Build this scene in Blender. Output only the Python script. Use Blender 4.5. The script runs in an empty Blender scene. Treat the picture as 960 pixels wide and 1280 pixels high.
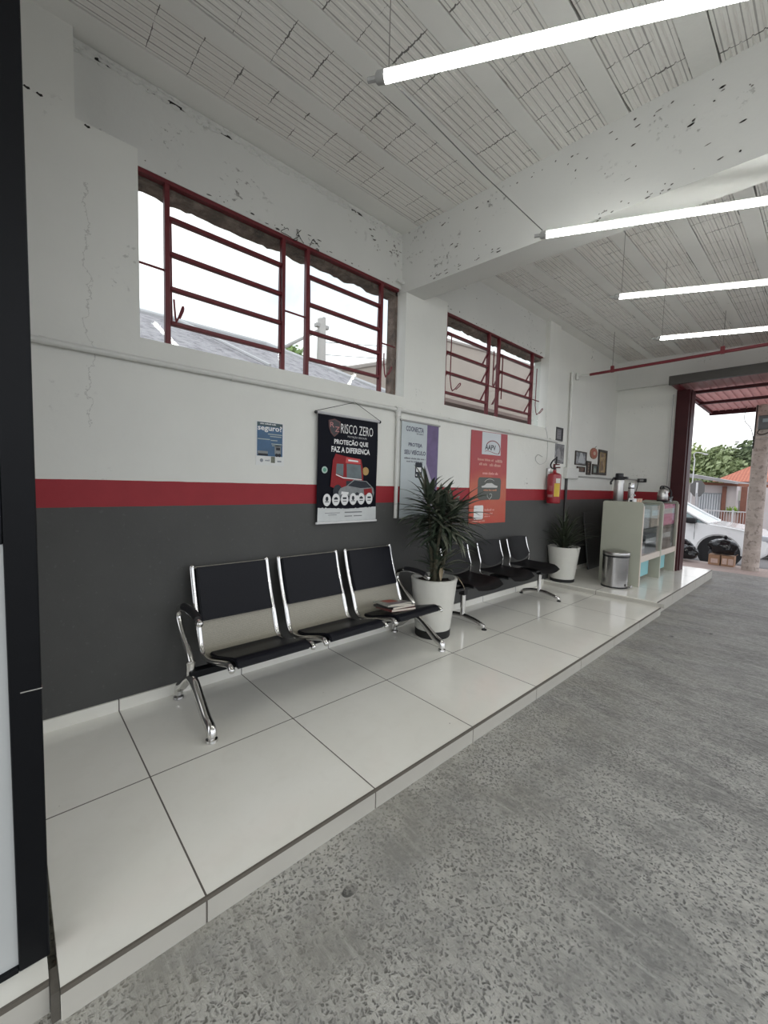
import bpy, bmesh, math, random
from math import sin, cos, pi, radians
from mathutils import Vector, Matrix, noise
random.seed(7)
S = bpy.context.scene
COL = S.collection
D = bpy.data

# ------------------------------------------------------------------ materials
def new_mat(name):
    m = D.materials.new(name); m.use_nodes = True
    nt = m.node_tree
    b = nt.nodes['Principled BSDF']
    return m, nt, b

class N:
    """small helper to write node trees"""
    def __init__(s, nt): s.nt = nt
    def n(s, t, **kw):
        x = s.nt.nodes.new(t)
        for k, v in kw.items(): setattr(x, k, v)
        return x
    def l(s, a, b): s.nt.links.new(a, b)
    def math(s, op, a, b=None, c=None):
        x = s.n('ShaderNodeMath', operation=op)
        for i, v in enumerate((a, b, c)):
            if v is None: continue
            if isinstance(v, (int, float)): x.inputs[i].default_value = v
            else: s.l(v, x.inputs[i])
        return x.outputs[0]
    def pos(s):
        return s.n('ShaderNodeNewGeometry').outputs['Position']
    def xyz(s, v):
        x = s.n('ShaderNodeSeparateXYZ'); s.l(v, x.inputs[0]); return x.outputs
    def noise(s, v, scale, detail=4, rough=.55, dist=0):
        x = s.n('ShaderNodeTexNoise'); x.inputs['Scale'].default_value = scale
        x.inputs['Detail'].default_value = detail; x.inputs['Roughness'].default_value = rough
        x.inputs['Distortion'].default_value = dist
        if v is not None: s.l(v, x.inputs['Vector'])
        return x.outputs['Fac']
    def vor(s, v, scale, feature='F1', rnd=1):
        x = s.n('ShaderNodeTexVoronoi', feature=feature); x.inputs['Scale'].default_value = scale
        x.inputs['Randomness'].default_value = rnd
        if v is not None: s.l(v, x.inputs['Vector'])
        return x.outputs['Distance']
    def mapv(s, v, scale=(1,1,1), rot=(0,0,0), loc=(0,0,0)):
        x = s.n('ShaderNodeMapping'); s.l(v, x.inputs['Vector'])
        x.inputs['Scale'].default_value = scale; x.inputs['Rotation'].default_value = rot
        x.inputs['Location'].default_value = loc
        return x.outputs[0]
    def ramp(s, f, stops, interp='LINEAR'):
        x = s.n('ShaderNodeValToRGB'); x.color_ramp.interpolation = interp
        e = x.color_ramp.elements
        while len(e) < len(stops): e.new(.5)
        for i, (p, c) in enumerate(stops):
            e[i].position = p; e[i].color = (*c, 1) if len(c) == 3 else c
        s.l(f, x.inputs[0]); return x.outputs[0]
    def fr(s, f, a, b, c=0., d=1.):
        x = s.n('ShaderNodeMapRange'); s.l(f, x.inputs[0])
        for i, v in enumerate((a, b, c, d)): x.inputs[i+1].default_value = v
        return x.outputs[0]
    def mix(s, f, a, b, blend='MIX'):
        x = s.n('ShaderNodeMix', data_type='RGBA', blend_type=blend)
        for sock, v in ((x.inputs[0], f), (x.inputs[6], a), (x.inputs[7], b)):
            if isinstance(v, (int, float)): sock.default_value = v
            elif isinstance(v, tuple): sock.default_value = (*v, 1)
            else: s.l(v, sock)
        return x.outputs[2]
    def bump(s, h, strength=.3, dist=.01, normal=None):
        x = s.n('ShaderNodeBump'); x.inputs['Strength'].default_value = strength
        x.inputs['Distance'].default_value = dist; s.l(h, x.inputs['Height'])
        if normal is not None: s.l(normal, x.inputs['Normal'])
        return x.outputs[0]

MATS = {}
def M(name, col, rough=.5, metal=0., var=.0, vs=20., bump=0., bs=60., coat=0., spec=.5):
    if name in MATS: return MATS[name]
    m, nt, b = new_mat(name); k = N(nt)
    b.inputs['Base Color'].default_value = (*col, 1)
    b.inputs['Roughness'].default_value = rough; b.inputs['Metallic'].default_value = metal
    b.inputs['Specular IOR Level'].default_value = spec
    if coat: b.inputs['Coat Weight'].default_value = coat
    tc = k.n('ShaderNodeTexCoord').outputs['Object']
    nf = k.noise(tc, vs)
    c2 = tuple(max(0, x*(1-var-.04)) for x in col); c1 = tuple(min(1, x*(1+var)) for x in col)
    k.l(k.mix(nf, c2, c1), b.inputs['Base Color'])
    if bump: k.l(k.bump(k.noise(tc, bs), bump, .01), b.inputs['Normal'])
    MATS[name] = m; return m

def m_plaster(name, painted=False, white=(.76,.76,.72), chips=.62):
    m, nt, b = new_mat(name); k = N(nt); p = k.pos()
    n1 = k.noise(p, 1.3, 6); n2 = k.noise(p, 9, 5)
    c = k.mix(k.fr(n1, .35, .7), tuple(x*.93 for x in white), white)
    # yellowed, damp blotches
    c = k.mix(k.math('MULTIPLY', k.fr(k.noise(p, .7, 3), .52, .75), .18), c, (.66,.64,.54))
    # flaked specks, in patches
    patch = k.fr(k.noise(k.mapv(p, (1,1,1), loc=(3,1,7)), 2.2, 4), chips, chips+.12)
    speck = k.fr(k.noise(k.mapv(p, (1,.7,1)), 30, 3, .6), .60, .66)
    ck = k.math('MULTIPLY', patch, speck)
    c = k.mix(k.math('MULTIPLY', ck, .8), c, (.12,.11,.10))
    if painted:
        z = k.xyz(p)[2]
        wob = k.math('ADD', z, k.math('MULTIPLY', k.math('SUBTRACT', k.noise(p, 6, 3), .5), .006))
        redc = k.mix(n2, (.27,.012,.020), (.34,.018,.028))
        gry = k.mix(k.fr(n1, .3, .7), (.060,.060,.058), (.078,.078,.075))
        gry = k.mix(k.math('MULTIPLY', k.fr(k.noise(p, 40, 2), .66, .7), .12), gry, (.2,.2,.2))
        isred = k.math('LESS_THAN', wob, 1.279)
        isgry = k.math('LESS_THAN', wob, 1.137)
        c = k.mix(isred, c, redc); c = k.mix(isgry, c, gry)
        # hairline crack of the plaster
        y = k.xyz(p)[1]
        yc = k.math('ADD', k.math('MULTIPLY', k.math('SUBTRACT', k.noise(p, 5, 5, .7), .5), .22), .33)
        cr = k.math('LESS_THAN', k.math('ABSOLUTE', k.math('SUBTRACT', y, yc)), .0028)
        inz = k.math('MULTIPLY', k.math('GREATER_THAN', z, 1.55), k.math('LESS_THAN', z, 2.75))
        c = k.mix(k.math('MULTIPLY', k.math('MULTIPLY', cr, inz), .35), c, (.22,.21,.19))
    k.l(c, b.inputs['Base Color'])
    b.inputs['Roughness'].default_value = .62
    h = k.math('ADD', k.math('MULTIPLY', n1, 1.2), k.math('MULTIPLY', n2, .45))
    h = k.math('ADD', h, k.math('MULTIPLY', k.noise(p, 70, 3), .06))
    h = k.math('SUBTRACT', h, k.math('MULTIPLY', ck, .25))
    k.l(k.bump(h, .35, .02), b.inputs['Normal'])
    return m

def m_tile():
    m, nt, b = new_mat('porcelain_tile'); k = N(nt); p = k.pos(); x, y, z = k.xyz(p)
    fy = k.math('FRACT', k.math('ADD', k.math('DIVIDE', k.math('SUBTRACT', y, .425), .7), 20))
    gy = k.math('LESS_THAN', k.math('ABSOLUTE', k.math('SUBTRACT', k.math('FRACT', k.math('ADD', fy, .5)), .5)), .0042)
    gx = k.math('LESS_THAN', k.math('ABSOLUTE', k.math('SUBTRACT', x, .687)), .003)
    g = k.math('MAXIMUM', gy, gx)
    n1 = k.noise(p, 2.0, 5); n2 = k.noise(p, 9, 4, .6, 1.0)
    c = k.mix(k.fr(n1, .3, .7), (.82,.805,.735), (.865,.85,.79))
    c = k.mix(k.math('MULTIPLY', k.fr(n2, .5, .8), .25), c, (.73,.71,.64))
    sp = k.math('LESS_THAN', k.vor(p, 9), .035)
    sp = k.math('MULTIPLY', sp, k.fr(k.noise(p, 2.5, 2), .6, .62))
    c = k.mix(k.math('MULTIPLY', sp, .7), c, (.2,.18,.15))
    c = k.mix(g, c, (.12,.105,.09))
    k.l(c, b.inputs['Base Color'])
    k.l(k.fr(k.math('ADD', k.math('MULTIPLY', g, .5), k.math('MULTIPLY', n2, .10)), 0, 1, .05, 1), b.inputs['Roughness'])
    b.inputs['IOR'].default_value = 1.5
    h = k.math('ADD', k.math('MULTIPLY', n1, .05), k.math('MULTIPLY', g, -.2))
    k.l(k.bump(h, .12, .01), b.inputs['Normal'])
    return m

def m_concrete():
    m, nt, b = new_mat('worn_concrete'); k = N(nt); p = k.pos(); x, y, z = k.xyz(p)
    n1 = k.noise(p, .8, 5); n2 = k.noise(p, 4, 6, .65); n3 = k.noise(p, 22, 4, .6)
    # trowelled streaks running diagonally
    st = k.noise(k.mapv(p, (2.0, 26, 1), (0,0,radians(34))), 1.3, 4, .6)
    st2 = k.noise(k.mapv(p, (.9, 9, 1), (0,0,radians(33))), 1.0, 3, .6)
    # exposed pits between worn aggregate
    warp = k.n('ShaderNodeVectorMath', operation='ADD')
    nz = k.n('ShaderNodeTexNoise'); nz.inputs['Scale'].default_value = 34; nz.inputs['Detail'].default_value = 4; k.l(p, nz.inputs['Vector'])
    sc = k.n('ShaderNodeVectorMath', operation='SCALE'); sc.inputs['Scale'].default_value = .045
    k.l(nz.outputs['Color'], sc.inputs[0]); k.l(p, warp.inputs[0]); k.l(sc.outputs[0], warp.inputs[1])
    pit = k.math('ADD', k.math('MULTIPLY', k.vor(warp.outputs[0], 74, 'F1'), .75), k.math('MULTIPLY', k.noise(p, 60, 5, .7), .22))
    pit2 = k.vor(warp.outputs[0], 95, 'F1')
    pm = k.math('MULTIPLY', k.fr(k.noise(k.mapv(p, loc=(4,2,0)), 3.4, 6, .7), .34, .58), k.fr(y, 4.6, 1.8))
    c = k.mix(k.fr(n1, .3, .7), (.24,.238,.227), (.298,.295,.278))
    c = k.mix(k.math('MULTIPLY', k.fr(n2, .4, .75), .5), c, (.20,.20,.195))
    c = k.mix(k.math('MULTIPLY', k.fr(st, .48, .75), .55), c, (.42,.415,.39))
    c = k.mix(k.math('MULTIPLY', k.fr(st2, .52, .75), .35), c, (.13,.13,.13))
    pv = k.math('MULTIPLY', k.fr(pit, .42, .25), pm)
    c = k.mix(k.math('MULTIPLY', k.fr(pit, .36, .50), k.math('MULTIPLY', pm, .8)), c, (.56,.55,.51))
    c = k.mix(k.math('MULTIPLY', k.math('MULTIPLY', pv, k.fr(n3, .3, .6)), .95), c, (.075,.073,.067))
    rdg = k.math('MULTIPLY', k.fr(st, .56, .64), k.fr(n2, .4, .6))
    c = k.mix(k.math('MULTIPLY', rdg, .45), c, (.47,.465,.44))
    c = k.mix(k.math('MULTIPLY', k.fr(k.noise(p, 45, 6, .75), .5, .72), .5), c, (.50,.49,.46))
    c = k.mix(k.math('MULTIPLY', k.fr(k.noise(k.mapv(p, loc=(3,8,0)), 52, 6, .75), .54, .72), .5), c, (.14,.138,.13))
    # ochre dust by the kerb
    du = k.math('MULTIPLY', k.fr(x, 2.3, 1.4), k.fr(n2, .3, .6))
    c = k.mix(k.math('MULTIPLY', du, .4), c, (.33,.31,.25))
    # oil-dark worn patches farther in
    dk = k.math('MULTIPLY', k.fr(k.noise(k.mapv(p, (1.0,2.2,1), (0,0,radians(20)), (1,5,0)), 1.9, 6, .72), .46, .60), k.fr(y, .9, 2.6))
    rip = k.noise(k.mapv(p, (12, 34, 1), (0,0,radians(30))), 1.9, 6, .75)
    c = k.mix(k.math('MULTIPLY', k.math('MULTIPLY', k.fr(rip, .50, .62), k.fr(y, 1.0, 2.6)), k.fr(dk, 0, 1, .25, .75)), c, (.115,.112,.108))
    c = k.mix(k.math('MULTIPLY', dk, .3), c, (.12,.117,.113))
    # sparse dark oil spots
    osx = k.math('MULTIPLY', k.math('LESS_THAN', k.vor(k.mapv(p, (1.6,1,1), (0,0,.5)), 1.7), .055), k.fr(n3, .35, .6))
    c = k.mix(k.math('MULTIPLY', osx, .8), c, (.04,.04,.04))
    k.l(c, b.inputs['Base Color'])
    k.l(k.fr(n2, .3, .7, .42, .62), b.inputs['Roughness'])
    b.inputs['Specular IOR Level'].default_value = .35
    h = k.math('ADD', k.math('MULTIPLY', pv, -1.1), k.math('MULTIPLY', n3, .35))
    h = k.math('ADD', h, k.math('MULTIPLY', k.math('MULTIPLY', k.fr(pit2, .5, .1), pm), -.35))
    h = k.math('ADD', h, k.math('MULTIPLY', st, .8))
    h = k.math('SUBTRACT', h, k.math('MULTIPLY', k.math('MULTIPLY', k.fr(rip, .5, .62), k.fr(y, .6, 2.2)), 1.0))
    h = k.math('ADD', h, k.math('MULTIPLY', k.noise(k.mapv(p, (5, 22, 1), (0,0,radians(30))), 2.2, 5, .7), .8))
    k.l(k.bump(h, .5, .014), b.inputs['Normal'])
    return m

def m_ceiling_tile():
    """painted hollow clay blocks: joints across the strip, different in every strip"""
    m, nt, b = new_mat('painted_clay_block'); k = N(nt); p = k.pos(); x, y, z = k.xyz(p)
    strip = k.math('FLOOR', k.math('DIVIDE', k.math('SUBTRACT', x, .125), .394))
    wn = k.n('ShaderNodeTexWhiteNoise', noise_dimensions='1D'); k.l(strip, wn.inputs['W'])
    fy = k.math('ADD', k.math('DIVIDE', y, .195), k.math('ADD', wn.outputs[0], 40))
    fy = k.math('ADD', fy, k.math('MULTIPLY', k.math('SUBTRACT', k.noise(p, 11, 2), .5), .10))
    a = k.math('ABSOLUTE', k.math('SUBTRACT', k.math('FRACT', fy), .5))
    wid = k.fr(k.noise(k.mapv(p, loc=(9,3,1)), 7, 3), .35, .75, -.006, .030)
    g = k.math('LESS_THAN', a, wid)
    n1 = k.noise(p, 2, 5); n2 = k.noise(p, 35, 4)
    c = k.mix(k.fr(n1, .3, .7), (.76,.745,.71), (.83,.82,.79))
    c = k.mix(k.math('MULTIPLY', k.fr(k.noise(p, .6, 2), .5, .7), .35), c, (.60,.55,.50))
    c = k.mix(k.math('MULTIPLY', k.fr(n2, .62, .7), .15), c, (.4,.38,.35))
    # darker lines in the grooves of the ribbed blocks
    fx = k.math('FRACT', k.math('DIVIDE', k.math('SUBTRACT', k.math('SUBTRACT', x, .125), k.math('MULTIPLY', strip, .394)), .0410))
    gr = k.math('LESS_THAN', k.math('ABSOLUTE', k.math('SUBTRACT', fx, .5)), k.fr(k.noise(k.mapv(p, (3,.8,1)), 6, 4), .25, .7, .01, .10))
    inn = k.math('LESS_THAN', k.math('SUBTRACT', k.math('SUBTRACT', x, .125), k.math('MULTIPLY', strip, .394)), .287)
    gr = k.math('MULTIPLY', gr, inn)
    sx = k.math('SUBTRACT', k.math('SUBTRACT', x, .125), k.math('MULTIPLY', strip, .394))
    ed = k.math('MINIMUM', k.math('ABSOLUTE', sx), k.math('ABSOLUTE', k.math('SUBTRACT', sx, .287)))
    eg = k.math('LESS_THAN', ed, k.fr(k.noise(k.mapv(p, (6,.9,1)), 3.2, 4), .42, .72, -.001, .011))
    c = k.mix(k.math('MULTIPLY', gr, .62), c, (.19,.18,.17))
    g = k.math('MAXIMUM', g, eg)
    c = k.mix(k.math('MULTIPLY', g, .9), c, (.10,.095,.09))
    k.l(c, b.inputs['Base Color']); b.inputs['Roughness'].default_value = .75
    h = k.math('ADD', k.math('MULTIPLY', n2, .3), k.math('MULTIPLY', k.math('MAXIMUM', g, k.math('MULTIPLY', gr, .5)), -1.2))
    k.l(k.bump(h, .6, .008), b.inputs['Normal'])
    return m

def m_glass(name='window_glass', tint=(.95,.97,.96), gl=.0):
    m = D.materials.new(name); m.use_nodes = True; nt = m.node_tree; k = N(nt)
    nt.nodes.remove(nt.nodes['Principled BSDF']); out = nt.nodes['Material Output']
    t = k.n('ShaderNodeBsdfTransparent'); t.inputs[0].default_value = (*tint, 1)
    g = k.n('ShaderNodeBsdfGlossy'); g.inputs['Roughness'].default_value = .02
    f = k.n('ShaderNodeLayerWeight'); f.inputs[0].default_value = .5
    mx = k.n('ShaderNodeMixShader')
    sch = k.math('ADD', k.math('MULTIPLY', k.math('POWER', f.outputs['Facing'], 5), .8), .03)
    ff = k.math('MINIMUM', k.math('ADD', sch, gl), 1)
    k.l(ff, mx.inputs[0]); k.l(t.outputs[0], mx.inputs[1]); k.l(g.outputs[0], mx.inputs[2])
    k.l(mx.outputs[0], out.inputs[0]); return m

def m_emit(name, col, s):
    m, nt, b = new_mat(name)
    b.inputs['Base Color'].default_value = (.8,.8,.8,1)
    b.inputs['Emission Color'].default_value = (*col, 1); b.inputs['Emission Strength'].default_value = s
    return m

def m_perf():
    m, nt, b = new_mat('perforated_steel'); k = N(nt)
    tc = k.n('ShaderNodeTexCoord').outputs['Object']
    v = k.vor(tc, 330, 'F1', .3)
    c = k.mix(k.math('LESS_THAN', v, .33), (.33,.31,.255), (.09,.08,.065))
    k.l(c, b.inputs['Base Color']); b.inputs['Roughness'].default_value = .42; b.inputs['Metallic'].default_value = .35
    return m

def m_leaf(name, c1, c2, rough=.4):
    m, nt, b = new_mat(name); k = N(nt); p = k.pos()
    f = k.noise(p, 14, 3)
    k.l(k.mix(k.fr(f, .3, .7), c1, c2), b.inputs['Base Color']); b.inputs['Roughness'].default_value = rough
    return m

def m_pole():
    m, nt, b = new_mat('old_pole_concrete'); k = N(nt); p = k.pos(); z = k.xyz(p)[2]
    n1 = k.noise(p, 6, 6, .65)
    c = k.mix(k.fr(n1, .35, .7), (.40,.345,.305), (.62,.55,.50))
    band = k.math('LESS_THAN', k.math('FRACT', k.math('ADD', k.math('DIVIDE', z, .29), k.math('MULTIPLY', n1, .12))), .07)
    c = k.mix(k.math('MULTIPLY', band, .22), c, (.70,.64,.59))
    c = k.mix(k.math('MULTIPLY', k.fr(k.noise(p, 17, 4), .56, .64), .6), c, (.20,.165,.145))
    k.l(c, b.inputs['Base Color']); b.inputs['Roughness'].default_value = .85
    k.l(k.bump(n1, .5, .02), b.inputs['Normal']); return m

def m_rooftile():
    m, nt, b = new_mat('clay_roof_tile'); k = N(nt); p = k.pos()
    n1 = k.noise(p, 5, 4)
    w = k.n('ShaderNodeTexWave'); w.inputs['Scale'].default_value = 2.2; w.inputs['Distortion'].default_value = 1.0
    k.l(p, w.inputs['Vector'])
    c = k.mix(n1, (.42,.12,.07), (.62,.24,.15)); c = k.mix(k.math('MULTIPLY', w.outputs['Fac'], .5), c, (.30,.09,.06))
    k.l(c, b.inputs['Base Color']); b.inputs['Roughness'].default_value = .8
    k.l(k.bump(w.outputs['Fac'], .6, .05), b.inputs['Normal']); return m

def m_rough_brick():
    m, nt, b = new_mat('rough_brick_reveal'); k = N(nt); p = k.pos()
    n1 = k.noise(p, 11, 6, .7)
    c = k.ramp(n1, [(.3, (.06,.045,.04)), (.5, (.16,.11,.09)), (.68, (.30,.22,.19))])
    k.l(c, b.inputs['Base Color']); b.inputs['Roughness'].default_value = .9
    k.l(k.bump(n1, .9, .03), b.inputs['Normal']); return m

def m_brickpave():
    m, nt, b = new_mat('pink_paving'); k = N(nt); p = k.pos()
    br = k.n('ShaderNodeTexBrick'); k.l(k.mapv(p, (2.2,2.2,2.2)), br.inputs['Vector'])
    br.inputs['Color1'].default_value = (.46,.36,.32,1); br.inputs['Color2'].default_value = (.40,.31,.28,1)
    br.inputs['Mortar'].default_value = (.33,.28,.26,1); br.inputs['Scale'].default_value = 2
    c = k.mix(k.math('MULTIPLY', k.fr(k.noise(p, 3, 5), .45, .75), .5), br.outputs[0], (.30,.25,.23))
    k.l(c, b.inputs['Base Color']); b.inputs['Roughness'].default_value = .8; return m

wall_mat = m_plaster('painted_wall', True)
white_mat = m_plaster('white_plaster', False, chips=.66)
beam_mat = m_plaster('chipped_white_plaster', False, (.68,.68,.655), chips=.56)
tile_mat = m_tile(); conc_mat = m_concrete(); ceil_mat = m_ceiling_tile()
joist_mat = m_plaster('joist_plaster', False, (.80,.795,.765), chips=.66)
glass = m_glass(); case_glass = m_glass('display_glass', (.97,.985,.98), .12)
brick_mat = m_rough_brick()
black_metal = M('black_painted_metal', (.004,.0045,.006), .42, .0, .2, 12, .05, 30, spec=.18)
panel_film = M('frosted_white_panel', (.50,.515,.51), .35, 0, .03, 3)
red_steel = M('dark_red_paint', (.135,.012,.018), .42, 0, .25, 25, .1, 60)
red_tube = M('red_paint', (.16,.016,.024), .4, 0, .2, 25)
maroon = M('maroon_steel', (.045,.008,.010), .45, .0, .3, 6, .05, 30, spec=.25)
door_red = M('red_door_sheet', (.60,.37,.36), .42, 0, .12, 8)  # red paint lightened to carry light reflected off the ground
chrome = M('chrome', (.74,.73,.71), .13, 1., .06, 30)
steel = M('brushed_steel', (.42,.41,.40), .24, 1., .1, 20)
leather = M('black_leatherette', (.0055,.006,.010), .38, 0, .2, 90, .12, 220, spec=.2)
plastic_bk = M('black_plastic', (.011,.011,.013), .45, 0, .15, 60, .06, 140)
rubber = M('black_rubber', (.012,.012,.012), .65)
pvc = M('white_pvc', (.66,.66,.63), .4, 0, .05, 15, .05, 50)
pot_mat = M('white_pot', (.66,.65,.60), .35, 0, .05, 10, .06, 40)
soil = M('dark_soil', (.028,.02,.016), .95, 0, .5, 60, .9, 60)
perf = m_perf()
paper_w = M('white_paper', (.74,.75,.74), .55, 0, .03, 30)
navy = M('navy_print', (.009,.010,.021), .45, 0, .15, 5, spec=.2)
print_w = M('white_print', (.78,.78,.78), .45)
print_red = M('red_print', (.27,.018,.022), .45, 0, .2, 30, spec=.2)
print_grey = M('grey_print', (.22,.235,.24), .4, 0, .3, 30)
print_dark = M('dark_print', (.03,.035,.045), .4, 0, .2, 30, spec=.2)
print_gold = M('gold_print', (.45,.27,.08), .4)
print_green = M('green_print', (.10,.32,.22), .4)
counter_mat = M('pale_sage_laminate', (.42,.43,.355), .45, 0, .05, 4, .03, 30)
counter_edge = M('cream_laminate', (.66,.58,.51), .45, 0, .05, 8)
teal = M('teal_laminate', (.22,.50,.53), .45, 0, .05, 6)
pinkm = M('pink_card', (.90,.20,.42), .5, 0, .05, 10)
leaf_dk = m_leaf('dark_leaf', (.020,.032,.020), (.075,.095,.066), .3)
leaf_pale = m_leaf('olive_leaf', (.022,.030,.018), (.065,.078,.05), .35)
stem_mat = M('cane_bark', (.07,.065,.04), .8, 0, .3, 30, .3, 60)
bag_mat = M('black_bin_liner', (.012,.012,.014), .17, 0, .3, 15, .35, 20)
card_mat = M('cardboard', (.40,.24,.15), .75, 0, .1, 12)
car_white = M('white_car_paint', (.80,.80,.80), .18, 0, .01, 5, coat=.6)
car_black = M('black_car_paint', (.012,.013,.016), .15, 0, .05, 5, coat=.6)
car_glass = M('car_glass', (.22,.29,.30), .16, .0, .05, 4, coat=.2)
tyre = M('tyre_rubber', (.012,.012,.013), .7, 0, .2, 40)
alloy = M('alloy_wheel', (.10,.10,.105), .35, .8)

# ------------------------------------------------------------------ geometry
def B(): return bmesh.new()
def box(bm, x0, x1, y0, y1, z0, z1, bev=0, seg=2):
    r = bmesh.ops.create_cube(bm, size=1)
    vs = r['verts']
    bmesh.ops.scale(bm, vec=(x1-x0, y1-y0, z1-z0), verts=vs)
    bmesh.ops.translate(bm, vec=((x0+x1)/2, (y0+y1)/2, (z0+z1)/2), verts=vs)
    if bev:
        es = list({e for v in vs for e in v.link_edges})
        bmesh.ops.bevel(bm, geom=es, offset=bev, segments=seg, affect='EDGES', profile=.5)
    return bm
def frames_along(pts):
    pts = [Vector(p) for p in pts]; T = []
    for i in range(len(pts)):
        a = pts[max(0, i-1)]; b = pts[min(len(pts)-1, i+1)]
        t = (b-a); T.append(t.normalized() if t.length > 1e-9 else Vector((0,0,1)))
    up = Vector((0,0,1)) if abs(T[0].z) < .9 else Vector((0,1,0))
    n = (up - T[0]*up.dot(T[0])).normalized(); out = []
    for t in T:
        n = (n - t*n.dot(t)); n = n.normalized() if n.length > 1e-6 else t.orthogonal().normalized()
        out.append((n, t.cross(n)))
    return pts, out
def tube(bm, pts, r, n=10, cap=True, flat=1.0):
    """swept tube; r number or per-point list; flat scales the second section axis"""
    pts, fr = frames_along(pts)
    rs = r if isinstance(r, (list, tuple)) else [r]*len(pts)
    rings = []
    for p, (a, c), q in zip(pts, fr, rs):
        rings.append([bm.verts.new(p + a*cos(2*pi*i/n)*q + c*sin(2*pi*i/n)*q*flat) for i in range(n)])
    for u, v in zip(rings, rings[1:]):
        for i in range(n): bm.faces.new((u[i], u[(i+1)%n], v[(i+1)%n], v[i]))
    if cap:
        bm.faces.new(rings[0][::-1]); bm.faces.new(rings[-1])
    return bm
def smooth_pts(P, k=6):
    """Catmull-Rom through points"""
    P = [Vector(p) for p in P]; out = []
    for i in range(len(P)-1):
        p0 = P[max(0, i-1)]; p1 = P[i]; p2 = P[i+1]; p3 = P[min(len(P)-1, i+2)]
        for j in range(k):
            t = j/k
            out.append(.5*((2*p1)+(-p0+p2)*t+(2*p0-5*p1+4*p2-p3)*t*t+(-p0+3*p1-3*p2+p3)*t**3))
    out.append(P[-1]); return out
def lathe(bm, prof, cx, cy, n=36):
    rings = []
    for r, z in prof:
        if r < 1e-5: rings.append([bm.verts.new((cx, cy, z))])
        else: rings.append([bm.verts.new((cx+r*cos(2*pi*i/n), cy+r*sin(2*pi*i/n), z)) for i in range(n)])
    for u, v in zip(rings, rings[1:]):
        for i in range(n):
            a, b_ = u[i % len(u)], u[(i+1) % len(u)]; c, d = v[(i+1) % len(v)], v[i % len(v)]
            f = []
            for q in (a, b_, c, d):
                if q not in f: f.append(q)
            if len(f) > 2: bm.faces.new(f)
    return bm
def prism(bm, poly, axis, a, b):
    """poly in the two other axes (cyclic order x,y,z), extruded along axis from a to b"""
    def P(u, v, w):
        return {'x': (w, u, v), 'y': (u, w, v), 'z': (u, v, w)}[axis]
    A = [bm.verts.new(P(u, v, a)) for u, v in poly]; C = [bm.verts.new(P(u, v, b)) for u, v in poly]
    n = len(poly)
    for i in range(n): bm.faces.new((A[i], A[(i+1)%n], C[(i+1)%n], C[i]))
    bm.faces.new(A[::-1]); bm.faces.new(C)
    return bm
def slab(bm, path, y0, y1, th, closed=False):
    """a bent sheet: path in (x,z), constant along y, thickness th (towards +normal)"""
    pts = [Vector((p[0], 0, p[1])) for p in path]; nn = []
    for i in range(len(pts)):
        t = (pts[min(i+1, len(pts)-1)]-pts[max(i-1, 0)]).normalized(); nn.append(Vector((-t.z, 0, t.x)))
    q = [p+m*th for p, m in zip(pts, nn)]
    poly = [(p.x, p.z) for p in pts] + [(p.x, p.z) for p in reversed(q)]
    return prism(bm, poly, 'y', y0, y1)
def flat(bm, poly, x):
    """printed shape lying in the plane x = const; poly in (y, z)"""
    bm.faces.new([bm.verts.new((x, u, v)) for u, v in poly]); return bm
def disc(cy, cz, ry, rz=None, n=24, a0=0, a1=2*pi):
    rz = rz or ry
    m = n if abs(a1-a0-2*pi) < 1e-6 else n+1
    return [(cy+ry*cos(a0+(a1-a0)*i/n), cz+rz*sin(a0+(a1-a0)*i/n)) for i in range(m)]
def rect(y0, y1, z0, z1): return [(y0,z0),(y1,z0),(y1,z1),(y0,z1)]
def rrect(y0, y1, z0, z1, r, n=5):
    out = []
    for cy, cz, a in ((y1-r,z1-r,0),(y0+r,z1-r,90),(y0+r,z0+r,180),(y1-r,z0+r,270)):
        for i in range(n+1):
            t = radians(a+90*i/n); out.append((cy+r*cos(t), cz+r*sin(t)))
    return out
def ball(bm, c, r, sub=2, sq=(1,1,1)):
    q = bmesh.ops.create_icosphere(bm, subdivisions=sub, radius=r)
    for v in q['verts']: v.co = Vector((v.co.x*sq[0], v.co.y*sq[1], v.co.z*sq[2])) + Vector(c)
    return q['verts']

ORIGIN = {}
def obj(name, bm, mat, parent=None, smooth=None, fix=True):
    if fix: bmesh.ops.recalc_face_normals(bm, faces=bm.faces)
    me = D.meshes.new(name); bm.to_mesh(me); bm.free()
    o = D.objects.new(name, me); COL.objects.link(o)
    if mat: me.materials.append(mat)
    if smooth is not None:
        for p in me.polygons: p.use_smooth = True
        try:
            me.set_sharp_from_angle(angle=radians(smooth))
        except Exception: pass
    if parent is not None:
        org = ORIGIN[parent.name]
        me.transform(Matrix.Translation(-org)); o.parent = parent; ORIGIN[o.name] = org
    else:
        # put the origin of a single-mesh thing at its base
        xs = [v.co for v in me.vertices]
        c = Vector((sum(v.x for v in xs)/len(xs), sum(v.y for v in xs)/len(xs), min(v.z for v in xs)))
        if fix == 'world': c = Vector((0,0,0))
        me.transform(Matrix.Translation(-c)); o.location = c; ORIGIN[o.name] = c
    return o
def thing(name, loc, label, cat, group=None):
    o = D.objects.new(name, None); COL.objects.link(o); o.empty_display_size = .1
    o.location = loc; ORIGIN[o.name] = Vector(loc)
    o['label'] = label; o['category'] = cat
    if group: o['group'] = group
    return o
def tag(o, label, cat, group=None, kind=None):
    o['label'] = label; o['category'] = cat
    if group: o['group'] = group
    if kind: o['kind'] = kind
    return o
def struct(o): o['kind'] = 'structure'; return o
def sthing(name, loc):
    o = D.objects.new(name, None); COL.objects.link(o); o.location = loc; ORIGIN[o.name] = Vector(loc)
    o['kind'] = 'structure'; return o
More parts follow.
